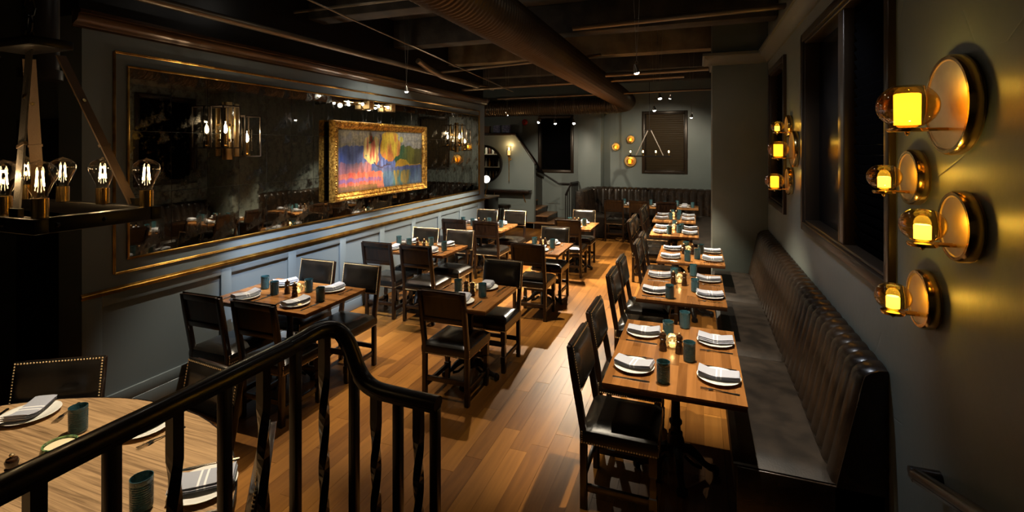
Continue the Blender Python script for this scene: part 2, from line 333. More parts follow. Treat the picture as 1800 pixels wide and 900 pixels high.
mb = MB(); PR = [(0, -.022), (.016, -.022), (.016, -.012), (.026, -.006), (.026, .004), (.018, .010), (.018, .017), (.008, .023), (0, .023)]
for yv in (WY0 - .012, WY1): mb.v += [(XL + d - .002, yv, 1.012 + t) for d, t in PR]
n_ = len(PR); mb.f = [(k, (k + 1) % n_, n_ + (k + 1) % n_, n_ + k) for k in range(n_)] + [tuple(range(n_)), tuple(range(n_, 2 * n_))]
mb.build('chair_rail', 'gold', wl, smooth=True)
mb = MB(); PR = [(0, 2.955), (.012, 2.955), (.012, 2.97), (.03, 2.985), (.06, 3.0), (.075, 3.03), (.075, 3.045), (.10, 3.05), (.10, 3.075), (0, 3.075)]
for yv in (WY0 - .06, WY1 + .05): mb.v += [(XL + d - .002, yv, t) for d, t in PR]
n_ = len(PR); mb.f = [(k, (k + 1) % n_, n_ + (k + 1) % n_, n_ + k) for k in range(n_)] + [tuple(range(n_)), tuple(range(n_, 2 * n_))]
struct(mb.build('trim_1', 'corn', smooth=True))
struct(B(-4.42, XL - .03, WY0, WY1, 3.06, CEIL).build('dark_above_wall', 'black'))  # black block standing for the darkness above the partition
# the passage left of that wall with its door
wp = struct(B(-8, -4.42, 2.62, 2.72, 0, CEIL).build('wall_passage', 'paint'))
d1 = struct(add('door_1', None, None, (-4.62, 2.60, 0)))
B(-.98, 0, -.03, .0, .02, 2.25).build('slab', 'darkwood', d1, bev=.004)
for z0, z1 in ((.2, .95), (1.15, 2.1)): B(-.84, -.14, -.042, -.03, z0, z1).build('panel', 'darkwood', d1, bev=.006)
hd = MB().tube([(-.09, -.03, 1.03), (-.09, -.085, 1.03)], .011, 8).tube([(-.10, -.085, 1.03), (-.03, -.088, 1.035), (.04, -.085, 1.03)], .009, 8).build('handle', 'black', d1, smooth=True)
B(-1.06, .06, -.02, .02, 2.25, 2.34).build('frame', 'darkwood', d1); B(0, .06, -.02, .02, 0, 2.25).build('frame', 'darkwood', d1); B(-1.06, -.98, -.02, .02, 0, 2.25).build('frame', 'darkwood', d1)

# right wall with windows; pier; wall beyond; back wall; stair alcove; rear
def window_holes_wall(name, m, axis, const, thick, a0, a1, z1, holes):
    """wall in plane axis=const, holes (a0,a1,z0,z1) left open"""
    hs = sorted(holes); mb = MB(); p = a0
    def bx(u0, u1, w0, w1):
        if u1 - u0 < 1e-4 or w1 - w0 < 1e-4: return
        lo, hi = sorted((const, const + thick))
        mb.box(lo, hi, u0, u1, w0, w1) if axis == 'X' else mb.box(u0, u1, lo, hi, w0, w1)
    for h in hs:
        bx(p, h[0], 0, z1); bx(h[0], h[1], 0, h[2]); bx(h[0], h[1], h[3], z1); p = h[1]
    bx(p, a1, 0, z1); return struct(mb.build(name, m))
W1, W2 = (2.80, 4.75, 1.47, 2.98), (5.77, 6.82, 1.47, 2.98)
window_holes_wall('wall_right', 'plaster', 'X', XR, .25, -2.5, 7.12, CEIL, [W1, W2])
struct(B(.185, 1.1, 7.12, 7.75, 0, CEIL).build('wall_pier', 'plaster', bev=.006))
struct(B(.62, .9, 7.75, YB, 0, CEIL).build('wall_booth', 'paint'))
WB_, WA_ = (-1.28, -.295, 1.48, 2.95), (-4.10, -3.22, 1.45, 2.90)
window_holes_wall('wall_back', 'paint', 'Y', YB, .25, -8, .9, CEIL, [WA_, WB_])
struct(B(-2.92, -2.33, 12.72, YB, 0, CEIL).build('wall_chimney', 'paint', bev=.004))
struct(B(-8, 1.1, -2.6, -2.5, 0, CEIL).build('wall_rear', 'paint')); struct(B(-8.1, -8, -2.5, YB, 0, CEIL).build('wall_bar', 'paint'))
def window(n, axis, const, sgn, h, mull=None, slat_m='blind', lit=False):
    """sgn: direction pointing into the room"""
    o = struct(add('window_%d' % n, None)); a0, a1, z0, z1 = h
    def bx(mb, u0, u1, w0, w1, d0, d1):
        lo, hi = sorted((const + sgn * d0, const + sgn * d1))
        return mb.box(lo, hi, u0, u1, w0, w1) if axis == 'X' else mb.box(u0, u1, lo, hi, w0, w1)
    for k, (f0, f1, dep) in enumerate(((-.065, .0, .03), (0.0, .02, .012))):
        for (u0, u1, w0, w1) in ((a0 + f0, a0 + f1, z0 + f0, z1 - f0), (a1 - f1, a1 - f0, z0 + f0, z1 - f0), (a0 + f1, a1 - f1, z0 + f0, z0 + f1), (a0 + f1, a1 - f1, z1 - f1, z1 - f0)):
            bx(MB(), u0, u1, w0, w1, -.10, dep).build('frame', 'winframe', o, bev=.006)
    bx(MB(), a0, a1, z0, z1, -.105, -.095).build('pane', 'glasswin', o)
    if mull: bx(MB(), mull[0], mull[1], z0, z1, -.09, .0).build('mullion', 'winframe', o, bev=.008)
    spans = [(a0 + .03, a1 - .03)] if not mull else [(a0 + .03, mull[0] - .01)]
    t = math.radians(68); base = None
    for u0, u1 in spans:
        ns = 26; base = None
        for k in range(ns):
            z = z0 + .04 + (z1 - z0 - .08) * k / (ns - 1)
            if base is None:
                w2 = .027; c, s_ = math.cos(t) * w2, math.sin(t) * w2; mb = MB(); Q = [(-c, -s_), (c, s_), (c, s_ + .003), (-c, -s_ + .003)]
                for u in (u0, u1): mb.v += [((const + sgn * (-.065 + q[0]), u, q[1]) if axis == 'X' else (u, const + sgn * (-.065 + q[0]), q[1])) for q in Q]
                mb.f = [(0, 1, 2, 3), (7, 6, 5, 4), (0, 4, 5, 1), (1, 5, 6, 2), (2, 6, 7, 3), (3, 7, 4, 0)]
                ob = mb.build('slat', slat_m, o); base = ob.data; ob.location.z = z
            else: add('slat', base, o, (0, 0, z))
    return o
window(1, 'X', XR, -1, W1, (3.61, 3.74)); window(2, 'X', XR, -1, W2)
window(3, 'Y', YB, -1, WB_, None, 'blindb'); window(4, 'Y', YB, -1, WA_)
def crown(name, path, m, ins):  # crown moulding swept horizontally along path; ins = +1 room on left of travel
    pr = [(0, -.13), (.02, -.13), (.025, -.11), (.05, -.07), (.09, -.045), (.10, -.02), (.12, -.015), (.12, .02), (0, .02)]
    mb = MB(); pts = [Vector(p) for p in path]; n_ = len(pr)
    for j, p in enumerate(pts):
        d0 = (pts[j] - pts[j - 1]).normalized() if j else (pts[1] - pts[0]).normalized(); d1 = (pts[j + 1] - pts[j]).normalized() if j < len(pts) - 1 else d0
        n0, n1 = Vector((-d0.y, d0.x, 0)) * ins, Vector((-d1.y, d1.x, 0)) * ins; mi = (n0 + n1); mi = mi / max(.3, mi.dot(n0))
        mb.v += [tuple(p + mi * a + Vector((0, 0, b_))) for a, b_ in pr]
    for j in range(len(pts) - 1): mb.f += [(j * n_ + k, j * n_ + (k + 1) % n_, (j + 1) * n_ + (k + 1) % n_, (j + 1) * n_ + k) for k in range(n_)]
    mb.f += [tuple(range(n_)), tuple((len(pts) - 1) * n_ + k for k in range(n_))]
    return struct(mb.build(name, m, smooth=True))
crown('trim_3', [(XR, -2.4, 3.31), (XR, 7.12, 3.31), (.185, 7.12, 3.31), (.185, 7.75, 3.31), (.62, 7.75, 3.31)], 'cornr', 1)

# stair partition at the back with sloping cap, landing and steps
mb = MB(); pts = [(-8, 0), (-3.94, 0), (-3.94, 1.70), (-4.44, 2.40), (-8, 2.40)]
for yv in (12.1, 12.22): mb.v += [(a, yv, b_) for a, b_ in pts]
n_ = 5; mb.f = [(0, 1, 2, 3, 4), (9, 8, 7, 6, 5)] + [(k, (k + 1) % 5, 5 + (k + 1) % 5, 5 + k) for k in range(5)]
ws = struct(mb.build('wall_stair', 'paint'))
B(-3.945, -3.925, 12.085, 12.235, 0, 1.70).build('corner_post', 'paint', ws, bev=.004)
mb = MB()
for a, b_ in (((-3.88, 1.665), (-4.44, 2.445)), ((-4.44, 2.445), (-8, 2.445))):
    i = len(mb.v); mb.v += [(p[0], yv, p[1] + dz) for p in (a, b_) for yv in (12.06, 12.26) for dz in (-.04, .02)]
    mb.f += [tuple(i + k for k in q) for q in ((0, 1, 3, 2), (4, 6, 7, 5), (0, 2, 6, 4), (1, 5, 7, 3), (0, 4, 5, 1), (2, 3, 7, 6))]
struct(mb.build('trim_4', 'darkwood', bev=.006))
st = struct(add('stair_steps', None))
for k in range(7):
    x1 = -2.95 if k == 0 else -3.62 - (k - 1) * .28; z = .16 * (k + 1)
    B(-6.5, x1, 12.23 if k else 12.1, YB - .005, z - .16, z - .03).build('riser', 'darkwood', st); B(-6.5, x1 + .02, 12.225 if k else 12.08, YB - .005, z - .03, z).build('tread', 'step', st, bev=.006)
for k, (a, b_, c, d) in enumerate(((-3.9, -3.55, .60, .78), (-3.55, -3.2, .45, .6), (-3.2, -2.93, .16, .45))):
    B(a, b_, YB - .02, YB - .001, c - .06, c).build('skirting', 'paint', st)
mb = MB().tube([(-5.0, 13.1, 1.95), (-3.55, 13.1, 1.10), (-2.95, 13.1, 1.10)], .02, 8)
hr = mb.build('wall_handrail', 'black', smooth=True); tag(hr, 'black handrail fixed to the blue-grey wall beside the back stair', 'handrail')
t = thing('stair_railing', 'short black iron railing with slanted top beside the back landing', 'railing', (-3.08, 12.12, .16))
MB().tube([(-.02, 0, .72), (.12, .0, 1.03), (.16, .55, 1.03)], .028, 6).build('top_rail', 'black', t)
for k in range(3): B(-.035 + .05 * k, -.015 + .05 * k, -.01, .01, 0, .72 + .1 * k).build('baluster', 'black', t)
for k in range(6): B(.115 + .009 * k, .135 + .009 * k, .03 + .09 * k, .05 + .09 * k, 0, 1.01).build('baluster', 'black', t)

# landing under the photographer and the passage for the near stair
ld = struct(B(-1.25, XR, -2.5, 1.42, 0, .5).build('floor_landing', 'darkwood'))

# ================================================================== FURNITURE BUILDERS
# ---- dining chair, faces +Y, origin on the floor under the seat
def make_chair():
    t = thing('dining_chair', 'x', 'chair', group='leather dining chairs')
    # leather seat: box with crowned top and padded edge
    def top(u, v):
        x, y = (u - .5) * .43, (v - .5) * .43
        e = max(abs(u - .5), abs(v - .5)) * 2; z = .497 - .038 * max(0, (e - .55) / .45) ** 2.6
        return (x, y, z)
    mb = MB().grid(top, 12, 12); i = len(mb.v)
    ring = [(-.215, -.215), (.215, -.215), (.215, .215), (-.215, .215)]
    for k in range(4):
        (xa, ya), (xb, yb) = ring[k], ring[(k + 1) % 4]
        def side(u, v, xa=xa, ya=ya, xb=xb, yb=yb):
            q = math.sin(v * PI) * .006; x, y = xa + (xb - xa) * u, ya + (yb - ya) * u; return (x * (1 + q * 3), y * (1 + q * 3), .459 - .075 * v)
        mb.grid(side, 4, 4)
    mb.f.append((len(mb.v), len(mb.v) + 1, len(mb.v) + 2, len(mb.v) + 3)); mb.v += [(x, y, .384) for x, y in ring]
    seat = mb.build('seat', 'leather', t, smooth=True)
    nm = MB(); st_ = .0145
    for k in range(4):
        (xa, ya), (xb, yb) = ring[k], ring[(k + 1) % 4]; nx, ny = (ya - yb) * -1, (xa - xb); L = .43; c = int(L / st_)
        ax = Vector((yb - ya, xa - xb, 0)).normalized()
        for j in range(c): u = (j + .5) / c; nm.dome(Vector((xa + (xb - xa) * u, ya + (yb - ya) * u, .391)) + ax * .002, .0056, ax)
        for j in range(5): nm.dome(Vector((xa, ya, .40 + .013 * j)) * 1 + ax * .002 + Vector((xb - xa, yb - ya, 0)).normalized() * .008, .0054, ax)
    o = nm.build('seat_nailheads', 'nail', seat); o['kind'] = 'stuff'
    # rear legs run up into the back posts, raked backwards
    def yb(z): return -.20 - (.0 if z < .45 else (z - .45) / .48 * .085) - (.03 * (1 - z / .2) if z < .2 else 0) * .0
    for s in (-1, 1):
        mb = MB(); zs = [0, .25, .45, .62, .78, .93]
        for j, z in enumerate(zs):
            wd, dp = (.018, .02) if z < .9 else (.018, .015); x = s * .195
            mb.v += [(x - wd, yb(z) - dp, z), (x + wd, yb(z) - dp, z), (x + wd, yb(z) + dp, z), (x - wd, yb(z) + dp, z)]
        for j in range(len(zs) - 1): mb.f += [(4 * j + k, 4 * j + (k + 1) % 4, 4 * j + 4 + (k + 1) % 4, 4 * j + 4 + k) for k in range(4)]
        mb.f += [(3, 2, 1, 0), tuple(4 * len(zs) - 4 + k for k in range(4))]
        mb.build('leg', 'darkwood', t, bev=.003)
        # shaped front leg
        mb = MB(); PZ = [(.0, .017), (.03, .019), (.085, .019), (.09, .022), (.15, .022), (.155, .016), (.20, .019), (.26, .015), (.275, .022), (.385, .022)]
        for z, h in PZ: mb.v += [(s * .19 - h, .19 - h, z), (s * .19 + h, .19 - h, z), (s * .19 + h, .19 + h, z), (s * .19 - h, .19 + h, z)]
        for j in range(len(PZ) - 1): mb.f += [(4 * j + k, 4 * j + (k + 1) % 4, 4 * j + 4 + (k + 1) % 4, 4 * j + 4 + k) for k in range(4)]
        mb.f += [(3, 2, 1, 0), tuple(4 * len(PZ) - 4 + k for k in range(4))]
        mb.build('leg', 'darkwood', t)
        B(s * .19 - .011, s * .19 + .011, -.20, .18, .10, .14).build('stretcher', 'darkwood', t, bev=.002)
    B(-.18, .18, .178, .20, .24, .285).build('stretcher', 'darkwood', t, bev=.002)
    B(-.18, .18, -.21, -.19, .16, .20).build('stretcher', 'darkwood', t, bev=.002)
    def slab(x0, x1, z0, z1, d0, d1):   # slab following the rake; d = offset forward of the post centre line
        return MB().hexa([(x0, yb(z0) + d0, z0), (x1, yb(z0) + d0, z0), (x1, yb(z0) + d1, z0), (x0, yb(z0) + d1, z0), (x0, yb(z1) + d0, z1), (x1, yb(z1) + d0, z1), (x1, yb(z1) + d1, z1), (x0, yb(z1) + d1, z1)])
    slab(-.177, .177, .885, .935, -.015, .012).build('top_rail', 'darkwood', t, bev=.003)
    slab(-.177, .177, .665, .705, -.015, .012).build('lower_rail', 'darkwood', t, bev=.003)
    slab(-.177, .177, .705, .885, -.003, .010).build('back_panel', 'darkwood', t)
    def pad(u, v):
        x, z = (u - .5) * .425, .672 + v * .268; e = max(abs(u - .5), abs(v - .5)) * 2
        return (x, yb(z) + .018 + .026 * (1 - max(0, (e - .70) / .30) ** 2), z)
    mb = MB().grid(pad, 12, 10)
    P = [pad(0, 0), pad(1, 0), pad(1, 1), pad(0, 1)]; i = len(mb.v)
    mb.v += P + [(p[0], yb(p[2]) + .011, p[2]) for p in P]; mb.f += [(i + k, i + (k + 1) % 4, i + 4 + (k + 1) % 4, i + 4 + k) for k in range(4)]
    back = mb.build('backrest', 'leather', t, smooth=True)
    nm = MB(); per = [(.018, .028), (.982, .028), (.982, .972), (.018, .972)]
    for k in range(4):
        a, b_ = per[k], per[(k + 1) % 4]; L = .41 if k % 2 == 0 else .255; c = int(L / .0145)
        for j in range(c):
            u, v = a[0] + (b_[0] - a[0]) * j / c, a[1] + (b_[1] - a[1]) * j / c; p = Vector(pad(u, v)); nm.dome(p + Vector((0, .0005, 0)), .0058, (0, 1, .17))
    o = nm.build('back_nailheads', 'nail', back); o['kind'] = 'stuff'
    return t
chair0 = make_chair(); used = [False]
def chair(x, y, rz, label):
    if not used[0]: used[0] = True; chair0.location = (x, y, 0); chair0.rotation_euler[2] = rz; chair0['label'] = label; return chair0
    return dup(chair0, (x, y, 0), rz, label)
NO, SO, EA = 0, PI, -PI / 2           # facing +Y, -Y, +X
def chair_back(x, yb_, face, label):   # place by the back's top edge
    dx, dy = -math.sin(face), math.cos(face); return chair(x + dx * .285, yb_ + dy * .285, face, label)

# ---- cast-iron pedestal base, origin on the floor
def make_base():
    mb = MB().lathe([(.035, .10), (.05, .13), (.06, .17), (.052, .22), (.034, .26), (.03, .30), (.041, .315), (.041, .33), (.029, .345), (.026, .50), (.029, .56), (.04, .575), (.04, .59), (.028, .605), (.03, .68), (.05, .70), (.06, .712)], 14)
    for k in range(8):
        a = PI / 4 * k; mb.lathe([(.002, -.018), (.013, -.008), (.015, .004), (.009, .016), (.002, .02)], 6, (.055 * math.cos(a), .055 * math.sin(a), .17))
        mb.lathe([(.001, -.02), (.008, -.006), (.007, .01), (.001, .02)], 5, (.036 * math.cos(a), .036 * math.sin(a), .25))
    col = mb.mesh('column', 'iron', True)
    lg = MB().tube([(.03, 0, .16), (.08, 0, .155), (.13, 0, .115), (.17, 0, .07), (.21, 0, .045), (.245, 0, .04)], [.03, .032, .026, .02, .022, .026], 8)
    lg.tube([(.06, 0, .10), (.11, 0, .055), (.16, 0, .04)], [.012, .012, .014], 6)
    for k in range(-1, 2): lg.lathe([(.003, -.028), (.016, -.022), (.02, 0), (.016, .02), (.004, .026)], 8, (.25 - abs(k) * .008, k * .017, .03))
    plate = B(-.22, .22, -.22, .22, .712, .722).mesh('top_plate', 'iron')
    return col, lg.mesh('foot', 'iron', True), plate
BASE = make_base()
def put_base(t, rot):
    add('column', BASE[0], t)
    for k in range(4): add('foot', BASE[1], t, (0, 0, 0), rot + k * PI / 2)
    add('top_plate', BASE[2], t)
TH = .757
def table(x0, x1, y0, y1, label, grain='X', rot=.2, staves=False):
    cx, cyy = (x0 + x1) / 2, (y0 + y1) / 2; t = thing('dining_table', label, 'table', (cx, cyy, 0), group='rectangular butcher-block tables')
    hx, hy = (x1 - x0) / 2, (y1 - y0) / 2
    if not staves: B(-hx, hx, -hy, hy, .722, TH).build('table_top', 'block' + grain, t, bev=.003)
    else:
        B(-hx + .001, hx - .001, -hy + .001, hy - .001, .722, TH - .012).build('table_top', 'topedge', t, bev=.003)
        A, Bq = (hx, hy) if grain == 'X' else (hy, hx); nr = max(1, round(2 * Bq / .052)); wd = 2 * Bq / nr
        for r_ in range(nr):
            p = -A; first = True
            while p < A - 1e-6:
                L = R.uniform(.12, .5) if first else R.uniform(.3, .62); first = False; q = min(A, p + L)
                if A - q < .1: q = A
                a0, a1, c0, c1 = p + .0002, q - .0002, -Bq + r_ * wd + .0002, -Bq + (r_ + 1) * wd - .0002; zt = TH - R.uniform(0, .0003); p = q
                o = (B(a0, a1, c0, c1, TH - .0122, zt) if grain == 'X' else B(c0, c1, a0, a1, TH - .0122, zt)).build('stave', 'stave' + grain, t); set_tone(o.data, [R.uniform(.1, 1)] * 6)
    put_base(t, rot); return (cx, cyy)

# ---- table ware prototypes (each copied as a thing of its own)
def plate_mesh():
    return MB().lathe([(.0, .004), (.06, .004), (.064, .0), (.068, .004), (.100, .013), (.118, .019), (.1195, .021), (.117, .0215), (.098, .0165), (.066, .009), (.0, .008)], 32, cap=False).mesh('plate', 'white', True)
def napkin_mesh(sd):
    r = random.Random(sd); mb = MB(); a, b_, c = r.uniform(-.004, .004), r.uniform(0, 6), r.uniform(.003, .007)
    for L in range(3):
        k = 1 - .02 * L; off = .004 * (L - 1) * r.choice((-1, 1))
        def zz(u): return .012 * (abs(u - .5) * 2) ** 2 * (1 if u > .5 else .6) - c * math.sin(u * PI) + .002 * math.sin(u * 9 + b_)
        def f(u, v, h):
            x = (u - .5) * .225 * k; y = (v - .5) * .108 * k * (1 + .1 * (u - .5)) + off; rr = (abs(v - .5) * 2) ** 6 * .003
            return (x, y, .023 + L * .0085 + zz(u) + (h - rr if h else rr))
        mb.grid(lambda u, v: f(u, v, .0075), 10, 6); mb.grid(lambda u, v: f(u, v, 0), 10, 6)
        n1 = 11 * 7; i = len(mb.v) - 2 * n1
        for q in range(10):
            for e in (0, 6): p = i + q * 7 + e; mb.f.append((p, p + 7, p + 7 + n1, p + n1))
        for q in range(6):
            for e in (0, 10): p = i + e * 7 + q; mb.f.append((p, p + 1, p + 1 + n1, p + n1))
    return mb.mesh('napkin', 'napkin', True)
def knife_mesh():
    mb = MB(); P = [(-.105, .006), (-.10, .008), (-.02, .006), (-.015, .0075), (.08, .009), (.105, .004)]
    for x, h in P: mb.v += [(x, -h, .0), (x, h, .0), (x, h * .7, .004), (x, -h * .7, .004)]
    for j in range(len(P) - 1): mb.f += [(4 * j + k, 4 * j + (k + 1) % 4, 4 * j + 4 + (k + 1) % 4, 4 * j + 4 + k) for k in range(4)]
    mb.f += [(3, 2, 1, 0), tuple(4 * len(P) - 4 + k for k in range(4))]; return mb.mesh('knife', 'steel', True)
def fork_mesh():
    mb = MB(); P = [(-.10, .006, .001), (-.095, .0075, .001), (-.01, .0032, .003), (.03, .0032, .007), (.042, .011, .006), (.058, .0125, .004)]
    for x, h, z in P: mb.v += [(x, -h, z), (x, h, z), (x, h * .8, z + .003), (x, -h * .8, z + .003)]
    for j in range(len(P) - 1): mb.f += [(4 * j + k, 4 * j + (k + 1) % 4, 4 * j + 4 + (k + 1) % 4, 4 * j + 4 + k) for k in range(4)]
    mb.f += [(3, 2, 1, 0), tuple(4 * len(P) - 4 + k for k in range(4))]
    for k in range(4): y = -.0105 + .007 * k; mb.box(.056, .10, y - .0014, y + .0014, .004, .0062)
    return mb.mesh('fork', 'steel', True)
def glass_mesh():
    P = [(.0, .004), (.028, .004)]; P = [(.0, 0), (.030, 0), (.034, .004)]
    nR = 12
    for k in range(nR): z = .008 + k * .0085; P += [(.0352 + .001 * k / nR, z), (.0368 + .001 * k / nR, z + .004)]
    P += [(.0375, .118), (.0372, .121), (.0350, .121), (.0335, .112), (.0325, .014), (.0, .011)]
    return MB().lathe(P, 22, cap=False).mesh('tumbler', 'teal', True)
PLATE, GLASS, KNIFE, FORK = plate_mesh(), glass_mesh(), knife_mesh(), fork_mesh()
NAPS = [napkin_mesh(q) for q in (1, 2, 3, 4)]
MILL = MB().lathe([(.0, 0), (.026, 0), (.027, .006), (.024, .014), (.025, .03), (.021, .05), (.0185, .062), (.0215, .074), (.0225, .078), (.0175, .083), (.021, .095), (.0225, .104), (.018, .114), (.008, .118)], 16).mesh('mill_body', 'mill', True)
FINIAL = MB().lathe([(.004, .117), (.005, .120), (.0085, .125), (.009, .129), (.005, .134), (.0, .135)], 10).mesh('finial', 'nail', True)
def votive_meshes():
    mb = MB(); n_ = 8; P = [(.022, .0), (.040, .028), (.043, .05), (.036, .074), (.028, .088), (.026, .087), (.033, .072), (.039, .05), (.036, .03), (.018, .008), (.0, .008)]
    for j, (r, z) in enumerate(P):
        for k in range(n_): a = 2 * PI * (k + (.5 if j % 2 else 0)) / n_; mb.v.append((r * math.cos(a), r * math.sin(a), z))
    for j in range(len(P) - 1):
        for k in range(n_): mb.f.append((j * n_ + k, j * n_ + (k + 1) % n_, (j + 1) * n_ + (k + 1) % n_, (j + 1) * n_ + k))
    g = mb.mesh('holder', 'votglass'); c = MB().lathe([(.0, .010), (.019, .010), (.019, .034), (.006, .035), (.005, .05), (.0, .058)], 10).mesh('candle', 'votcandle', True)
    return g, c
VOT = votive_meshes()
def item(name, me, x, y, z, rz, label, cat, group): return tag(add(name, me, None, (x, y, z), rz), label, cat, group)
PLATES = []
def setting(x, y, face, where, cut=True, z=TH, nap=None, skew=None):
    """face: direction in which the diner looks (rz with 0 = +Y)"""
    PLATES.append((x, y)); item('plate', PLATE, x, y, z, R.uniform(0, 3), 'round white plate under folded napkin, ' + where, 'plate', 'dinner plates')
    item('napkin', NAPS[R.randrange(4)] if nap is None else NAPS[nap], x, y, z, face + PI / 2 + (R.uniform(-.16, .16) if skew is None else skew), 'folded grey napkin with two white stripes, ' + where, 'napkin', 'folded napkins')
    if cut:
        for s, nm, me in ((-1, 'fork', FORK), (1, 'knife', KNIFE)):
            q = Vector((math.cos(face), math.sin(face), 0)) * s * .158
            item(nm, me, x + q.x, y + q.y, z + .0005, face + PI / 2 + R.uniform(-.05, .05), 'steel %s beside the plate, %s' % (nm, where), nm, 'table cutlery')
def tumbler(x, y, where, z=TH):
    for _ in range(4):
        for px, py in PLATES:
            d = math.hypot(x - px, y - py)
            if d < .168: x, y = px + (x - px) / d * .17, py + (y - py) / d * .17
    item('tumbler', GLASS, x, y, z, R.uniform(0, 6), 'ribbed dark teal glass tumbler, ' + where, 'glass', 'teal tumblers')
def mill(x, y, where, z=TH):
    t = thing('pepper_mill', 'dark turned pepper mill, ' + where, 'pepper mill', (x, y, z), group='salt and pepper mills'); add('mill_body', MILL, t); add('finial', FINIAL, t)
def votive(x, y, where, z=TH, e=.35):
    t = thing('votive_candle', 'faceted frosted glass votive with lit candle, ' + where, 'candle holder', (x, y, z), group='table votives'); add('holder', VOT[0], t); add('candle', VOT[1], t)
    light('flame_light', 'POINT', (0, 0, .065), e, WARM_COL, t, .012)

# ================================================================== TABLES AND SETTINGS
ORD = ['front', 'second', 'third', 'fourth', 'fifth']
bench_tables = [(-.51, .245, 2.82, 3.93), (-.515, .235, 4.50, 5.60), (-.455, .295, 6.06, 7.02), (-.69, .02, 7.80, 8.86), (-.775, -.03, 9.35, 10.4)]
gl = [[(-.05, -.43), (.085, -.08), (-.07, .26), (.045, .51)], [(-.09, -.455), (.125, -.17), (-.14, .23), (.10, .42)], [(-.03, -.36), (.13, -.22), (-.06, .22), (.12, .10)], [(-.07, -.36), (.1, -.2), (-.02, .31), (.10, -.02)], [(-.08, -.3), (.12, -.25), (-.05, .2), (.1, .25)]]
for i, (x0, x1, y0, y1) in enumerate(bench_tables):
    nm = '%s bench table' % ORD[i]
    cx, cyy = table(x0, x1, y0, y1, 'butcher-block table on black iron pedestal, %s along the channelled bench' % ORD[i], 'Y', staves=i < 3)
    dy = .28 if i < 2 else .24
    for sx, fc, side in ((-1, EA, 'chair side'), (1, PI / 2, 'bench side')):
        for sy, pos in ((-1, 'near seat'), (1, 'far seat')):
            xx = x0 + .15 if sx < 0 else x1 - .13; yy = cyy + sy * dy + (-.02 if sx < 0 and sy < 0 else 0)
            setting(xx, yy, fc, '%s %s of %s' % (side, pos, nm), i < 3, skew=R.uniform(-.1, .1) + (-.12 if (i, sx, sy) == (0, -1, -1) else 0))
    for k, (a, b_) in enumerate(gl[i]): tumbler(cx + a, cyy + b_, '%s %s of %s' % (('chair side', 'bench side')[k % 2], ('near seat', 'far seat')[k // 2], nm))
    mill(cx - .08, cyy + .03, 'beside the votive on the chair side of ' + nm); mill(cx + .022, cyy + .02, 'beside the votive on the bench side of ' + nm); votive(cx - .025, cyy + .095, 'on ' + nm)
for x, y, n_ in ((-.705, 3.04, 'front bench table, near seat'), (-.725, 3.66, 'front bench table, far seat'), (-.765, 4.70, 'second bench table, near seat'), (-.765, 5.28, 'second bench table, far seat'), (-.71, 6.28, 'third bench table, near seat'), (-.71, 6.86, 'third bench table, far seat'), (-1.02, 8.06, 'fourth bench table, near seat'), (-1.02, 8.62, 'fourth bench table, far seat'), (-1.0, 9.6, 'fifth bench table, near seat'), (-1.0, 10.15, 'fifth bench table, far seat')):
    chair_back(x, y, EA, 'black leather chair with brass nailheads, chair side of ' + n_)
wall_tables = [(-4.02, -2.94, 3.13, 3.90), (-4.02, -2.93, 5.40, 6.10), (-4.0, -2.93, 7.32, 8.10)]
for i, (x0, x1, y0, y1) in enumerate(wall_tables):
    nm = '%s wall table' % ORD[i]; cx, cyy = table(x0, x1, y0, y1, 'butcher-block table for four, %s one beside the panelled mirror wall' % ORD[i], 'X', staves=i < 2)
    for sx, side in ((-1, 'wall side'), (1, 'aisle side')):
        for sy, fc, pos in ((-1, NO, 'near seat'), (1, SO, 'far seat')):
            setting(cx + sx * .28, cyy + sy * .225, fc, '%s %s of %s' % (side, pos, nm), i < 2, skew=R.uniform(-.25, .05) + (-.25 if sy < 0 else -.35))
    for k, (a, b_) in enumerate(((-.35, .05), (-.12, -.06), (.115, .11), (.41, -.07))): tumbler(cx + a, cyy + b_, ('wall end of %s', 'wall side of the mills on %s', 'beside the votive on %s', 'aisle end of %s')[k] % nm)
    mill(cx - .03, cyy, 'on the wall side of the votive on ' + nm); mill(cx + .10, cyy - .045, 'on the aisle side of the votive on ' + nm); votive(cx + .055, cyy + .045, 'on ' + nm)
for i, (ya, yb_) in enumerate(((2.78, 4.08), (5.05, 6.255), (7.09, 8.48))):
    for x, side in ((-3.655, 'wall side'), (-3.11, 'aisle side')):
        chair_back(x, ya, NO, 'black leather chair seen from behind, %s near seat of %s wall table' % (side, ORD[i])); chair_back(x, yb_, SO, 'black leather chair with padded back facing us, %s far seat of %s wall table' % (side, ORD[i]))
aisle = [(-2.245, -1.62, 3.70, 4.45), (-2.245, -1.615, 5.96, 6.74), (-2.245, -1.62, 7.95, 8.72)]
for i, (x0, x1, y0, y1) in enumerate(aisle):
    nm = '%s aisle table' % ORD[i]; cx, cyy = table(x0, x1, y0, y1, 'small butcher-block table for two, %s one down the aisle' % ORD[i], 'Y', staves=i < 2)
    setting(cx + .02, cyy - .235, NO, 'near seat of ' + nm, i < 2); setting(cx + .05, cyy + .235, SO, 'far seat of ' + nm, i < 2)
    tumbler(cx - .13, cyy + .02, 'wall side of ' + nm); tumbler(cx + .13, cyy - .02, 'open aisle side of ' + nm)
    mill(cx - .04, cyy - .0, 'beside the wall-side tumbler on ' + nm); mill(cx + .03, cyy - .02, 'between the other mill and a tumbler on ' + nm); votive(cx - .01, cyy + .075, 'on ' + nm)
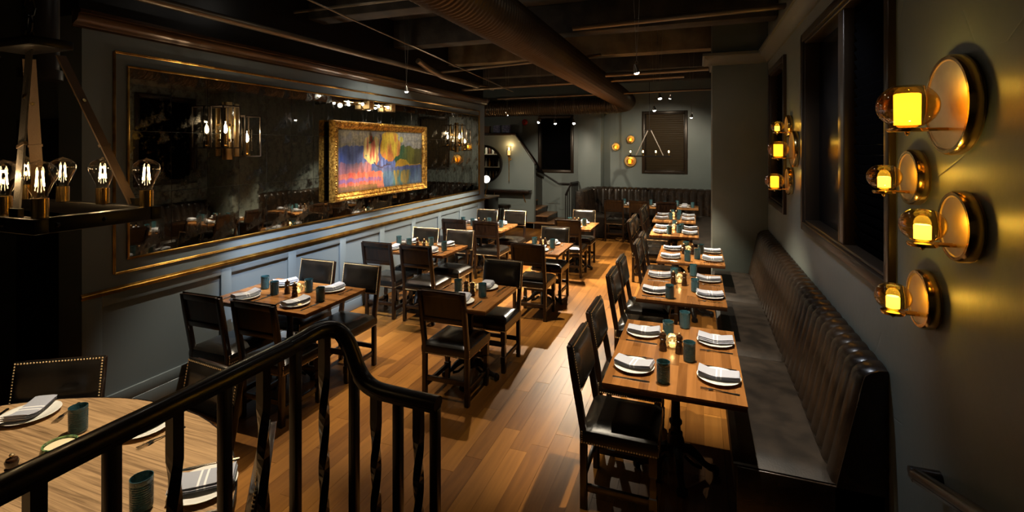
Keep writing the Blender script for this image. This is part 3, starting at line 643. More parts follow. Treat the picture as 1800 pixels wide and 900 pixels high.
for i, (xa, ya, xb, yb_) in enumerate(((-1.935, 3.53, -1.875, 4.75), (-1.91, 5.62, -1.935, 6.985), (-1.94, 7.70, -1.95, 9.02))):
    chair_back(xa, ya, NO, 'black leather chair seen from behind, near seat of %s aisle table' % ORD[i]); chair_back(xb, yb_, SO, 'black leather chair with padded back facing us, far seat of %s aisle table' % ORD[i])
# booth table at the back
x0, x1, y0, y1 = -1.72, .02, 11.38, 12.03
t = thing('booth_table', 'long butcher-block table set inside the U-shaped booth', 'table', ((x0 + x1) / 2, (y0 + y1) / 2, 0)); hx, hy = (x1 - x0) / 2, (y1 - y0) / 2
B(-hx, hx, -hy, hy, .722, TH).build('table_top', 'blockX', t, bev=.003)
for s in (-.55, .55):
    add('column', BASE[0], t, (s, 0, 0)); add('top_plate', BASE[2], t, (s, 0, 0))
    for k in range(4): add('foot', BASE[1], t, (s, 0, 0), .78 + k * PI / 2)
for k, x in enumerate((-1.45, -.85, -.27)):
    who = ('left', 'middle', 'right')[k] + ' place of booth table'
    setting(x, 11.53, NO, 'front ' + who, False); setting(x, 11.88, SO, 'booth-side ' + who, False); tumbler(x + .17, 11.58, 'front ' + who); tumbler(x - .13, 11.83, 'booth-side ' + who)
for k, x in enumerate((-1.72, -1.18, -.62)): chair_back(x, 10.95, NO, 'dark wooden-backed chair at the booth table, %s of three' % ('left', 'middle', 'right')[k])
# round table by the railing
RC, RR = (-2.55, .55), 1.23
t = thing('round_table', 'large round weathered oak table behind the stair railing', 'table', (*RC, 0))
for k in range(14):
    w_ = 2 * RR / 14; ya, yb_ = -RR + k * w_ + .0003, -RR + (k + 1) * w_ - .0003; mb = MB(); pts = []
    N = 8
    top = [(-math.sqrt(max(0, RR**2 - (ya + (yb_ - ya) * q / N)**2)), ya + (yb_ - ya) * q / N) for q in range(N + 1)]
    poly = top + [(-x, y) for x, y in reversed(top)]
    n_ = len(poly); mb.v = [(x, y, .725) for x, y in poly] + [(x, y, .762) for x, y in poly]; mb.f = [tuple(range(n_)), tuple(range(n_, 2 * n_))] + [(q, (q + 1) % n_, n_ + (q + 1) % n_, n_ + q) for q in range(n_)]
    o = mb.build('plank', 'rough_top', t); set_tone(o.data, [R.uniform(.4, .6)] * len(o.data.polygons))
MB().lathe([(RR - .0, .722), (RR + .006, .722), (RR + .006, .7625), (RR + .0, .7625)], 72, cap=False).build('rim_band', 'iron', t, smooth=True)
MB().lathe([(.4, 0), (.4, .03), (.1, .06), (.07, .1), (.07, .66), (.3, .70), (.3, .722)], 24).build('pedestal', 'iron', t, smooth=True)
for x, y, a, who in ((-3.27, 1.68, 131, 'far left seat'), (-2.41, 1.925, 84, 'far seat'), (-1.55, 1.46, 40, 'seat close to the railing')):
    fc = math.atan2(RC[1] - y, RC[0] - x) - PI / 2; chair_back(x, y, fc, 'black leather chair with brass nailheads at the round table, ' + who)
    x2, y2, who2 = {131: (-3.10, 1.46, who), 84: (-2.46, 1.58, who), 40: (-1.81, 1.39, who)}[a]
    setting(x2, y2, fc, who2 + ' of the round table', True, .7625, nap={131: 0, 84: 1, 40: 2}[a], skew=.0)
tumbler(-2.72, 1.46, 'behind the railing at the far side of the round table', .7625); tumbler(-1.92, 1.23, 'close to the railing on the round table', .7625)
t = thing('candle_bowl', 'green striped glass candle bowl with cream wax on the round table', 'candle holder', (-2.565, 1.31, .7625))
MB().lathe([(0, 0), (.05, 0), (.062, .015), (.066, .04), (.06, .066), (.054, .066), (.058, .04), (.054, .02), (0, .012)], 24, cap=False).build('bowl', 'greenglass', t, smooth=True)
MB().lathe([(0, .012), (.052, .014), (.056, .04), (.053, .056), (0, .055)], 20).build('wax', 'cream', t, smooth=True); mill(-2.52, 1.13, 'on the round table', .7625)

# ================================================================== BENCHES
t = thing('banquette_bench', 'long dark brown leather bench with vertical channelled back along plaster wall', 'bench', (XR - .004, 2.83, 0))
LB = 7.10 - 2.83
B(-.60, 0, 0, LB, 0, .30).build('base', 'bench', t, bev=.01); B(-.62, -.6, .02, LB, .05, .40).build('front_panel', 'bench', t, bev=.008)
for y0, y1 in ((0, 1.46), (1.465, 2.93), (2.935, LB)):
    def cush(u, v, y0=y0, y1=y1): e = max(abs(u - .5), abs(v - .5) * 1.0) * 2; return (-.67 + u * .47, y0 + v * (y1 - y0), .475 - .03 * max(0, (max(abs(u - .5) * 2, (abs(v - .5) * 2)) - .86) / .14) ** 2 + .006 * math.sin(u * 5) * math.sin(v * 9))
    mb = MB().grid(cush, 14, 28); i = len(mb.v)
    mb.v += [(-.67, y0, .445), (-.2, y0, .445), (-.2, y1, .445), (-.67, y1, .445), (-.665, y0, .30), (-.2, y0, .30), (-.2, y1, .30), (-.665, y1, .30)]
    mb.f += [(i + k, i + (k + 1) % 4, i + 4 + (k + 1) % 4, i + 4 + k) for k in range(4)]
    mb.build('seat_cushion', 'seatl', t, smooth=True)
NC = 33; cw = LB / NC; mb = MB()
def chan(u, v):     # u across one channel, v from the seat up over the top to the wall
    bul = math.sin(PI * u) ** .6 if 0 < u < 1 else 0
    if v < .78: q = v / .78; x, z = -.215 + .115 * q, .42 + .55 * q; return (x - .030 * bul, u * cw, z)
    q = (v - .78) / .22 * PI / 2; r = .10; bb = .030 * bul * (1 - (v - .78) / .22 * .5); return (-.0 - (r + bb) * math.cos(q), u * cw, .97 + (.065 + bb * .5) * math.sin(q))
CH = mb.grid(chan, 8, 16).mesh('back_channel', 'bench', True)
for k in range(NC): add('back_channel', CH, t, (0, k * cw, 0))
B(-.22, 0, .0, LB, .30, .44).build('back_base', 'bench', t)
mb = MB(); pr = [(-.215, .30), (-.215, .42), (-.10, .97)] + [(-.10 * math.cos(q), .97 + .065 * math.sin(q)) for q in (.4, .8, 1.2, 1.57)] + [(0, .30)]
mb.v = [(x, -.012, z) for x, z in pr] + [(x, .004, z) for x, z in pr]; n_ = len(pr); mb.f = [tuple(range(n_)), tuple(range(n_, 2 * n_))] + [(k, (k + 1) % n_, n_ + (k + 1) % n_, n_ + k) for k in range(n_)]
mb.build('end_panel', 'bench', t, smooth=True)
B(-.655, -.01, -.012, .0, .02, .44).build('end_panel', 'bench', t, bev=.004)
# booth: U of channels along a path
t = thing('booth_bench', 'U-shaped dark leather booth with channelled back beneath the back window', 'bench', (0, 0, 0))
path = []
def arc(cx, cyy, r, a0, a1, n_): return [(cx + r * math.cos(math.radians(a0 + (a1 - a0) * k / n_)), cyy + r * math.sin(math.radians(a0 + (a1 - a0) * k / n_))) for k in range(n_ + 1)]
raw = [(-2.62, 11.35)] + arc(-2.22, 12.30, .40, 180, 90, 12) + arc(.18, 12.30, .40, 90, 0, 12) + [(.58, 7.78)]
# resample at the channel width
def resample(raw, step):
    out = [Vector((*raw[0], 0))]; acc = 0
    for a, b_ in zip(raw, raw[1:]):
        a, b_ = Vector((*a, 0)), Vector((*b_, 0)); L = (b_ - a).length; p = step - acc
        while p <= L: out.append(a + (b_ - a) * (p / L)); p += step
        acc = (acc + L) % step
    return out
P = resample(raw, .165)
for a, b_ in zip(P, P[1:]):
    d = (b_ - a); nrm = Vector((d.y, -d.x, 0)).normalized(); mb = MB()
    def ch2(u, v):
        bul = math.sin(PI * u) ** .6 if 0 < u < 1 else 0; c = a + d * u
        if v < .8: q = v / .8; o_, z = .20 - .09 * q, .42 + .60 * q; p = c + nrm * (o_ + .03 * bul)
        else: q = (v - .8) / .2 * PI / 2; p = c + nrm * ((.11 + .03 * bul) * math.cos(q)); z = 1.02 + (.055 + .012 * bul) * math.sin(q)
        return (p.x, p.y, z)
    mb.grid(ch2, 6, 12).build('back_channel', 'bench', t, smooth=True)
mb = MB(); n_ = len(P); offs = [(.03, .02), (.62, .02), (.62, .38), (.66, .40), (.66, .455), (.63, .475), (.18, .47), (.03, .46)]
for j, p in enumerate(P):
    d = (P[min(j + 1, n_ - 1)] - P[max(j - 1, 0)]).normalized(); nrm = Vector((d.y, -d.x, 0))
    for o_, z in offs: q = p + nrm * o_; mb.v.append((q.x, q.y, z))
k_ = len(offs)
for j in range(n_ - 1): mb.f += [(j * k_ + k, j * k_ + (k + 1) % k_, (j + 1) * k_ + (k + 1) % k_, (j + 1) * k_ + k) for k in range(k_)]
mb.f += [tuple(range(k_)), tuple((n_ - 1) * k_ + k for k in range(k_))]
mb.build('seat', 'seatl', t, smooth=True)
B(-2.66, -2.46, 11.33, 11.36, .02, 1.06).build('end_panel', 'bench', t, bev=.01)

# ================================================================== MIRROR WALL
mr = thing('wall_mirror', 'long antiqued mirror of dark spotted tiles in thin gilt frame', 'mirror', (XL, 2.565, 1.24))
NCOL, NROW = 20, 3; TW, THh = 6.56 / NCOL, (2.715 - 1.24) / NROW
TILE = B(.0, .006, .0015, TW - .0015, .0015, THh - .0015).mesh('tile', 'mirror')
for a in range(NCOL):
    for c in range(NROW):
        o = add('tile', TILE, mr, (.001, a * TW, c * THh)); o.rotation_euler = (0, R.uniform(-.002, .002), R.uniform(-.002, .002))
for (y0, y1, z0, z1) in ((-.018, 6.578, -.018, 0), (-.018, 6.578, 1.475, 1.493), (-.018, 0, 0, 1.475), (6.56, 6.578, 0, 1.475)): B(-.0, .014, y0, y1, z0, z1).build('frame', 'gold', mr, bev=.005)

# painting: colours laid per point of a fine grid
def painting_mesh(Wd, Hh):
    nu, nv = 220, 100; r = random.Random(3); G = [[r.random() for _ in range(44)] for _ in range(44)]
    def ns(x, y):
        xi, yi = int(math.floor(x)), int(math.floor(y)); fx, fy = x - xi, y - yi; g = lambda a, c: G[a % 44][c % 44]
        return (g(xi, yi) * (1 - fx) + g(xi + 1, yi) * fx) * (1 - fy) + (g(xi, yi + 1) * (1 - fx) + g(xi + 1, yi + 1) * fx) * fy
    def mixc(a, c, t_): t_ = max(0, min(1, t_)); return tuple(p + (q - p) * t_ for p, q in zip(a, c))
    def sm(e0, e1, x): t_ = max(0, min(1, (x - e0) / (e1 - e0))); return t_ * t_ * (3 - 2 * t_)
    def colour(u, v):
        st = ns(u * 60, v * 7); s2 = ns(u * 25 + 9, v * 14 + 3); f = ns(u * 90, v * 60)
        uu, vv = u + (s2 - .5) * .03, v + (st - .5) * .06
        c = mixc((.30, .27, .22), (.55, .48, .32), f); c = mixc(c, (.35, .36, .45), sm(.5, .9, s2) * .7)
        hill = .70 + .03 * math.sin(u * 11) + .02 * s2
        blue = mixc((.05, .08, .28), (.20, .25, .50), st)
        if vv < hill: c = blue
        if vv < hill and uu > .62: c = mixc((.04, .14, .06), (.20, .18, .03), sm(.68, .82, uu) + (st - .5) * .5)
        if vv < hill and uu > .88: c = mixc(c, (.08, .07, .03), .6)
        if uu > .62 and .36 < vv < .36 + .13 * math.exp(-((uu - .70) / .09) ** 2) + .02: c = mixc((.75, .45, .03), (.55, .28, .03), st)
        if .30 < vv < .365 and uu > .34: c = mixc((.07, .09, .22), (.18, .20, .34), st)
        if vv <= .30: c = mixc((.06, .10, .20), (.16, .26, .32), st)
        if vv <= .29 and uu < .48: c = mixc((.75, .10, .07), (.85, .34, .20), st * 1.1)
        if vv < .20 and vv > .14 and uu < .46: c = mixc((.28, .16, .38), (.6, .2, .25), st)
        if vv <= .46 and vv > .29 and uu < .34: c = mixc((.55, .18, .16), (.28, .20, .30), st + (vv - .36) * 3)
        if vv < .09 and uu < .4: c = mixc((.42, .17, .08), (.30, .20, .06), st)
        if vv <= .28 and .60 < uu < .82: c = mixc((.40, .26, .05), (.08, .20, .20), sm(.3, .7, st))
        if ((uu - .56) / .125) ** 2 + ((vv - .74) / .27) ** 2 < 1: c = mixc((.85, .55, .05), (.72, .22, .06), sm(.25, .8, st) * .9 + (s2 - .5) * .4)
        if ((uu - .35) / .10) ** 2 + ((vv - .66) / .25) ** 2 < 1 and uu < .44: c = mixc((.75, .62, .25), (.62, .14, .10), sm(.3, .75, st) + (.33 - uu) * 2); c = mixc(c, (.12, .30, .18), sm(.75, .9, s2))
        if abs(uu - .435 - (v - .6) * .02) < .010 and .33 < vv < .95: c = (.16, .12, .24)
        if abs((vv - .36) - (uu - .43) * .5) < .014 and .43 < uu < .56: c = (.10, .07, .10)
        if abs((vv - .36) + (uu - .43) * 1.2) < .02 and .36 < uu < .43: c = (.10, .07, .10)
        if (u - .705)**2 + ((v - .85) * .5)**2 < .0007: c = (.75, .60, .10)
        if uu > .62 and .86 > vv > .80 and u > .9: c = mixc(c, (.2, .18, .12), .5)
        e = min(u, 1 - u, v * .6, (1 - v) * .6); k = .55 + .75 * ns(u * 130 + 5, v * 9 + 2) + .25 * (f - .5); k *= .5; c = tuple(min(1, x * k) for x in c); c = mixc((.02, .02, .02), c, .35 + sm(.0, .04, e) * .65)
        return c
    V, F, cols = [], [], []
    for a in range(nu + 1):
        for c in range(nv + 1): V.append((.0, a / nu * Wd, c / nv * Hh)); cols.append(colour(a / nu, c / nv))
    for a in range(nu):
        for c in range(nv): q = a * (nv + 1) + c; F.append((q, q + nv + 1, q + nv + 2, q + 1))
    me = bpy.data.meshes.new('canvas'); me.from_pydata(V, [], F); at = me.color_attributes.new('paint', 'FLOAT_COLOR', 'POINT')
    at.data.foreach_set('color', [x for c in cols for x in (*c, 1)])
    m = mat('oil_paint', (.5, .5, .5), .45); n, l, b = nodes(m); an = n.new('ShaderNodeVertexColor'); an.layer_name = 'paint'; l.new(an.outputs[0], b.inputs['Base Color']); bump(m, 40, .5, .006, (1, 3, 1)); me.materials.append(m)
    return me
pL, pR = Vector((-4.075, 4.75, 1.435)), Vector((-4.09, 6.92, 1.435)); PWd = (pR - pL).length; PH = .985
pt = thing('framed_painting', 'colourful abstract landscape of trees over water in carved gilt frame', 'painting', pL, math.atan2(-(pR.x - pL.x), (pR.y - pL.y)))
FW = .105
o = add('canvas', painting_mesh(PWd - 2 * FW + .02, PH - 2 * FW + .02), pt, (.012, FW - .01, FW - .01))
FP = [(-.03, 0), (.03, 0), (.055, .012), (.052, .03), (.04, .045), (.045, .06), (.03, .08), (.02, .088), (.02, .105), (-.03, .105)]
for ax in range(4):
    mb = MB(); ends = []
    for e in (0, 1):
        for d, t_ in FP:
            if ax == 0: p = (d, t_ if e == 0 else PWd - t_, t_)
            elif ax == 1: p = (d, t_ if e == 0 else PWd - t_, PH - t_)
            elif ax == 2: p = (d, t_, t_ if e == 0 else PH - t_)
            else: p = (d, PWd - t_, t_ if e == 0 else PH - t_)
            mb.v.append(p)
    n_ = len(FP); mb.f = [(k, (k + 1) % n_, n_ + (k + 1) % n_, n_ + k) for k in range(n_)]
    fr = mb.build('frame_side', 'goldframe', pt, smooth=True)
    bd = MB(); L = (PWd if ax < 2 else PH) - .12; c = int(L / .03)
    for j in range(c):
        s_ = .06 + L * (j + .5) / c; t1 = .03; t1 = .022 if j % 2 else .03
        p = (.053, s_, t1) if ax == 0 else (.053, s_, PH - t1) if ax == 1 else (.053, t1, s_) if ax == 2 else (.053, PWd - t1, s_)
        bd.dome(p, .013, (1, 0, 0))
    o = bd.build('beading', 'goldframe', fr); o['kind'] = 'stuff'
B(-.045, -.03, .02, PWd - .02, .02, PH - .02).build('backing', 'darkwood', pt)
# picture light above the painting
t = thing('picture_light', 'slim brass picture light with small bulbs above the painting', 'picture light', (XL, 4.95, 2.66))
MB().tube([(.09, 0, 0), (.09, 1.1, 0)], .008, 8).build('bar', 'brass', t, smooth=True)
for y in (.52, 1.02): 
    f = B(.03, .12, y - .05, y - .035, -.07, .05); f.box(.03, .12, y + .035, y + .05, -.07, .05); f.box(.03, .12, y - .05, y + .05, .04, .05); f.box(.03, .12, y - .05, y + .05, -.07, -.06); f.box(.0, .03, y - .03, y + .03, -.04, .04); f.build('bracket', 'brassdull', t)
for y in (.06, .34, .68, .90): MB().lathe([(0, -.02), (.012, -.014), (.016, 0), (.012, .014), (0, .02)], 10, (.115, y, -.012)).build('bulb', 'lens', t, smooth=True)
for y in (.2, .8): light('picture_glow', 'POINT', (.14, y, -.03), .8, SPOT_COL, t, .03)
# brass lantern sconces on the mirror
def lantern(y, z, label):
    t = thing('lantern_sconce', label, 'wall sconce', (XL + .02, y, z), group='brass lantern sconces')
    B(.0, .02, -.028, .028, -.27, .27).build('back_plate', 'brassdull', t, bev=.003)
    B(.02, .10, -.012, .012, .04, .065).build('arm', 'brass', t); B(.02, .10, -.012, .012, -.10, -.075).build('arm', 'brass', t)
    B(.095, .115, -.022, .022, -.24, .25).build('front_bar', 'brassdull', t, bev=.003)
    for s, dz in ((-1, .03), (1, -.05)):
        f = MB(); y0, y1 = (-.20, -.03) if s < 0 else (.03, .20); z0, z1 = -.19 + dz, .19 + dz
        for a in (.03, .18):
            for b_ in (y0, y1): f.box(a - .005, a + .005, b_ - .005, b_ + .005, z0, z1)
        for zz in (z0, z1):
            for b_ in (y0, y1): f.box(.03, .18, b_ - .005, b_ + .005, zz - .005, zz + .005)
            for a in (.03, .18): f.box(a - .005, a + .005, y0, y1, zz - .005, zz + .005)
        f.box(.03, .18, y0, y1, z0 - .004, z0 + .002)
        f.build('lantern_frame', 'winframe', t); yc = (y0 + y1) / 2
        MB().lathe([(.046, z0 + .05), (.046, z0 + .26)], 16, (.105, yc, 0), cap=False).build('glass_cylinder', 'clear', t, smooth=True)
        MB().lathe([(.03, z0), (.03, z0 + .02), (.012, z0 + .03), (.012, z0 + .13)], 12, (.105, yc, 0)).build('candle_tube', 'brass', t, smooth=True)
        MB().lathe([(0, z0 + .13), (.014, z0 + .145), (.018, z0 + .17), (.011, z0 + .2), (0, z0 + .225)], 12, (.105, yc, 0)).build('bulb', 'tubeglow', t, smooth=True)
        light('lantern_glow', 'POINT', (.105, yc, z0 + .24), 3.0, (1, .8, .52), t, .005)
lantern(3.42, 2.25, 'brass and black double lantern sconce on the mirror, nearer the chandelier'); lantern(8.15, 2.27, 'brass and black double lantern sconce on the mirror, beyond the painting')

# ================================================================== DISC SCONCES
def disc_sconce(loc, rz, Rd, Rg, big, label, e):
    """local +X points away from the wall"""
    t = thing('disc_sconce', label, 'wall sconce', loc, rz, 'brass disc candle sconces')
    T = Matrix.Rotation(PI / 2, 4, 'Y')
    MB().lathe([(0, 0.0), (Rd - .004, 0.0), (Rd, .012), (Rd, .035), (Rd - .006, .043), (Rd - .016, .044), (Rd - .02, .040), (0, .038)], 48, T=T).build('disc', 'brassdull', t, smooth=True)
    MB().lathe([(Rd - .006, .002), (Rd + .002, .010), (Rd + .002, .036), (Rd - .004, .045), (Rd - .014, .045)], 48, T=T, cap=False).build('rim', 'brass', t, smooth=True)
    o = Rg + .06; zf = -Rg * .78
    MB().tube([(.04, -.012, zf - .012), (o, -.012, zf - .012)], .006, 6).tube([(.04, .012, zf - .012), (o, .012, zf - .012)], .006, 6).build('arm', 'brass', t)
    MB().lathe([(0, zf - .02), (Rg * .62, zf - .02), (Rg * .66, zf - .014), (Rg * .66, zf - .008), (0, zf - .006)], 24, (o, 0, 0)).lathe([(0, zf - .036), (.007, zf - .03), (.009, zf - .024), (.005, zf - .018)], 8, (o, 0, 0)).build('tray', 'brass', t, smooth=True)
    prof = []
    for k in range(15): a = -PI * .40 + (PI * .40 + PI * .34) * k / 14; prof.append((Rg * math.cos(a) * 1.0, Rg * .88 * math.sin(a)))
    prof = [(0, prof[0][1])] + prof
    MB().lathe(prof, 28, (o, 0, 0), cap=False).build('glass_bowl', 'amber', t, smooth=True)
    cr_, ch_ = Rg * (.42 if big else .36), Rg * (1.22 if big else .75)
    MB().lathe([(0, zf + .004), (cr_, zf + .004), (cr_ * 1.02, zf + ch_), (cr_ * .9, zf + ch_ + .003), (cr_ * .8, zf + ch_ - .006), (0, zf + ch_ - .008)], 20, (o, 0, 0)).build('candle', 'wax' if big else 'waxs', t, smooth=True)
    light('candle_glow', 'POINT', (o, 0, zf + ch_ + .02), e * 1.0, (1.0, .70, .17), t, .012)
for (y, z, Rd, Rg, big, lb, e) in ((2.14, 2.245, .172, .092, 1, 'largest brass disc sconce with wide amber bowl, top of the cluster of four', .9), (2.475, 1.975, .112, .062, 0, 'small brass disc sconce close to the window, second of the cluster of four', .9), (2.085, 1.832, .118, .067, 0, 'brass disc sconce set closest to the camera, third of the cluster of four', 1.1), (2.375, 1.505, .112, .062, 0, 'lowest brass disc sconce of the cluster of four', .9),
        (5.43, 2.30, .105, .062, 0, 'uppermost small disc sconce of the trio between the two windows', .5), (5.14, 2.08, .165, .092, 1, 'middle large disc sconce of the trio between the two windows', .6), (5.40, 1.77, .13, .088, 1, 'lowest disc sconce of the trio between the two windows', .6)):
    disc_sconce((XR, y, z), PI, Rd, Rg, big, lb, e)
for (x, z, Rd, Rg, big, lb) in ((-2.01, 2.10, .11, .06, 0, 'leftmost brass disc sconce on the back wall'), (-1.63, 2.295, .11, .06, 0, 'highest brass disc sconce on the back wall'), (-1.64, 1.73, .16, .085, 1, 'lowest and largest brass disc sconce on the back wall')):
    disc_sconce((x, YB, z), -PI / 2, Rd, Rg, big, lb, .4)

# ================================================================== CHANDELIERS
def bulb(t, p, s=1.0, e=None, fr=.0016):
    sk = MB().lathe([(.0, 0), (.0165, 0), (.0165, .046), (.0, .046)], 14, p).build('socket', 'brass', t, smooth=True)
    q = (p[0], p[1], p[2] + .044)
    b = MB().lathe([(.013, 0), (.015, .010), (.023, .030), (.0325, .052), (.0335, .063), (.029, .076), (.017, .086), (.004, .090), (.0, .093)], 18, q, cap=False).build('bulb_glass', 'clear', t, smooth=True)
    f = MB()
    for k in range(4): a = PI / 2 * k + .4; f.tube([(q[0] + .010 * math.cos(a), q[1] + .010 * math.sin(a), q[2] + .030), (q[0] + .006 * math.cos(a), q[1] + .006 * math.sin(a), q[2] + .066)], fr, 5)
    f.build('filament', 'flame', b)
    if e: light('bulb_light', 'POINT', (p[0], p[1], p[2] + .10), e, (1, .70, .38), t, .004)
cz = 1.933
t = thing('chandelier', 'rectangular black iron chandelier with bare bulbs and leather straps above the round table', 'chandelier', (-1.745, .82, 0))
hx, hy = .325, .145
for (x0, x1, y0, y1) in ((-hx, hx, -hy, -hy + .03), (-hx, hx, hy - .03, hy), (-hx, -hx + .03, -hy + .03, hy - .03), (hx - .03, hx, -hy + .03, hy - .03)): B(x0, x1, y0, y1, cz - .036, cz).build('frame_bar', 'black', t, bev=.002)
for s in (-1, 1):
    for k in range(3): MB().dome((-.2 + .2 * k, s * hy, cz - .018), .007, (0, s, 0)).build('rivet', 'black', t)
    for k in (0, -.1): MB().dome((s * hx, k, cz - .018), .007, (s, 0, 0)).build('rivet', 'black', t)
for s in (-1, 1):
    for k in range(5 if s < 0 else 4): bulb(t, ((-.298 + .149 * k) if s < 0 else (.298 - .19 * k), s * .12, cz), 1, .6 if k in (1, 3) else None)
B(-.105, .105, -.05, .05, 2.37, 2.395).build('top_plate', 'black', t, bev=.003)
for sx in (-1, 1):
    for sy in (-1, 1):
        a, b_ = Vector((sx * .075, sy * .035, 2.355)), Vector((sx * .225, sy * .130, cz + .004)); d = (b_ - a); wv = Vector((-d.y * 0 + .9 * 0, 1, 0)) if False else Vector((-sy * .35, sx * 1.0, 0)).normalized(); wv = d.cross(Vector((0, 1, 0)) if sy < 0 else Vector((sx, .35, 0))).normalized(); th = d.cross(wv).normalized()
        mb = MB(); hw = .0145
        for u in (0, .3, .6, 1):
            p = a + d * u; mb.v += [tuple(p + wv * hw + th * .002), tuple(p - wv * hw + th * .002), tuple(p - wv * hw - th * .002), tuple(p + wv * hw - th * .002)]
        for j in range(3): mb.f += [(4 * j + k, 4 * j + (k + 1) % 4, 4 * j + 4 + (k + 1) % 4, 4 * j + 4 + k) for k in range(4)]
        mb.f += [(3, 2, 1, 0), (12, 13, 14, 15)]; sp = mb.build('strap', 'strap' if sy < 0 else 'strapb', t)
        for u in (.30, .60):
            p = a + d * u; kb = MB()
            if u == .3:
                ax = th if th.y < 0 or True else -th; kb.lathe([(.0055, -.005), (.0055, .005)], 8, T=Matrix.Translation(p) @ ax.to_track_quat('Z', 'Y').to_matrix().to_4x4())
                kb.build('rivet', 'brass', sp, smooth=True)
            else:
                T_ = Matrix.Translation(p) @ Matrix((wv, th, d.normalized())).transposed().to_4x4(); kb.box(-.017, .017, -.004, .004, -.004, .004, T_); kb.build('keeper_loop', 'strapb', sp)
        MB().box(-.018, .018, -.006, .006, -.004, .016, Matrix.Translation(b_)).build('clasp', 'black', t)
ch = MB()
for k in range(14):
    z = 2.40 + k * .045; pts = []
    for q in range(9):
        a = 2 * PI * q / 8; u, v = .012 * math.cos(a), .028 * math.sin(a); pts.append((u, 0, z + v) if k % 2 else (0, u, z + v))
    ch.tube(pts, .0035, 5, False)
ch.build('chain', 'black', t, smooth=True)
MB().tube([(0, 0, 3.0), (0, 0, CEIL)], .012, 8).build('stem', 'black', t)
# dark column of pipe behind the chandelier
pp = MB().lathe([(.075, 2.45), (.09, 2.45), (.09, 2.50), (.075, 2.50), (.075, 3.95)], 16, (-3.2, 1.55, 0)).build('drop_pipe', 'black', smooth=True); tag(pp, 'thick black vertical pipe hanging from the ceiling behind the chandelier', 'pipe')
pp = MB().tube([(-7.5, 2.2, 3.30), (-4.3, 2.0, 3.34)], .16, 16).build('lit_panel_standin', mat('lit_ceiling_grey', (.22, .24, .26), .45, .4), smooth=True); tag(pp, 'pale grey tube added for the lit ceiling panels above the passage door', 'duct')  # added tube, its pale grey stands in for lit ceiling panels
# back chandelier
t = thing('chandelier', 'black iron chandelier with one row of four bulbs before the back window', 'chandelier', (-1.02, 11.6, 0)); zb = 1.90
B(-.47, .47, -.02, .02, zb - .03, zb).build('frame_bar', 'black', t); B(-.05, .05, -.03, .03, 2.48, 2.50).build('top_plate', 'black', t)
for k in range(4): bulb(t, (-.42 + .28 * k, 0, zb), 1, .8, .006)
for s in (-1, 1): MB().tube([(s * .03, 0, 2.48), (s * .30, 0, zb)], .012, 6).build('strap', 'strap', t)
MB().tube([(0, 0, 2.5), (0, 0, CEIL)], .006, 6).build('stem', 'black', t)

# ================================================================== PENDANT SPOTLIGHTS
SHEAD = MB().lathe([(.008, .075), (.014, .06), (.022, .03), (.028, .004), (.025, .0), (.0, .006)], 14, cap=False).mesh('lamp_head', 'wire', True)
SLENS = MB().lathe([(0, .002), (.02, .002), (.022, -.006), (.014, -.014), (0, -.017)], 12).mesh('lens', 'lens', True)
SLOOP = MB().tube([(.012 * math.cos(2 * PI * k / 10), 0, .09 + .014 * math.sin(2 * PI * k / 10)) for k in range(11)], .002, 5, False).mesh('hook', 'wire', True)
def spot(x, y, z, target, label, e=1.0, cone=62, col=None, lit=True, blend=.55):
    t = thing('pendant_spotlight', label, 'spotlight', (x, y, z), group='pendant spotlights on wires')
    d = (Vector(target) - Vector((x, y, z))).normalized(); h = add('lamp_head', SHEAD, t); h.rotation_euler = d.to_track_quat('-Z', 'Y').to_euler()
    if lit: add('lens', SLENS, h)
    add('hook', SLOOP, t)
    MB().tube([(0, 0, .10), (-.05, 0, CEIL - z)], .0018, 5).build('wire', 'wire', t); MB().tube([(0, 0, .10), (.05, 0, CEIL - z)], .0018, 5).build('wire', 'wire', t)
    if lit: light('spot_beam', 'SPOT', d * .03, SPOT_E * e, col or SPOT_COL, t, .018, cone, blend, target)
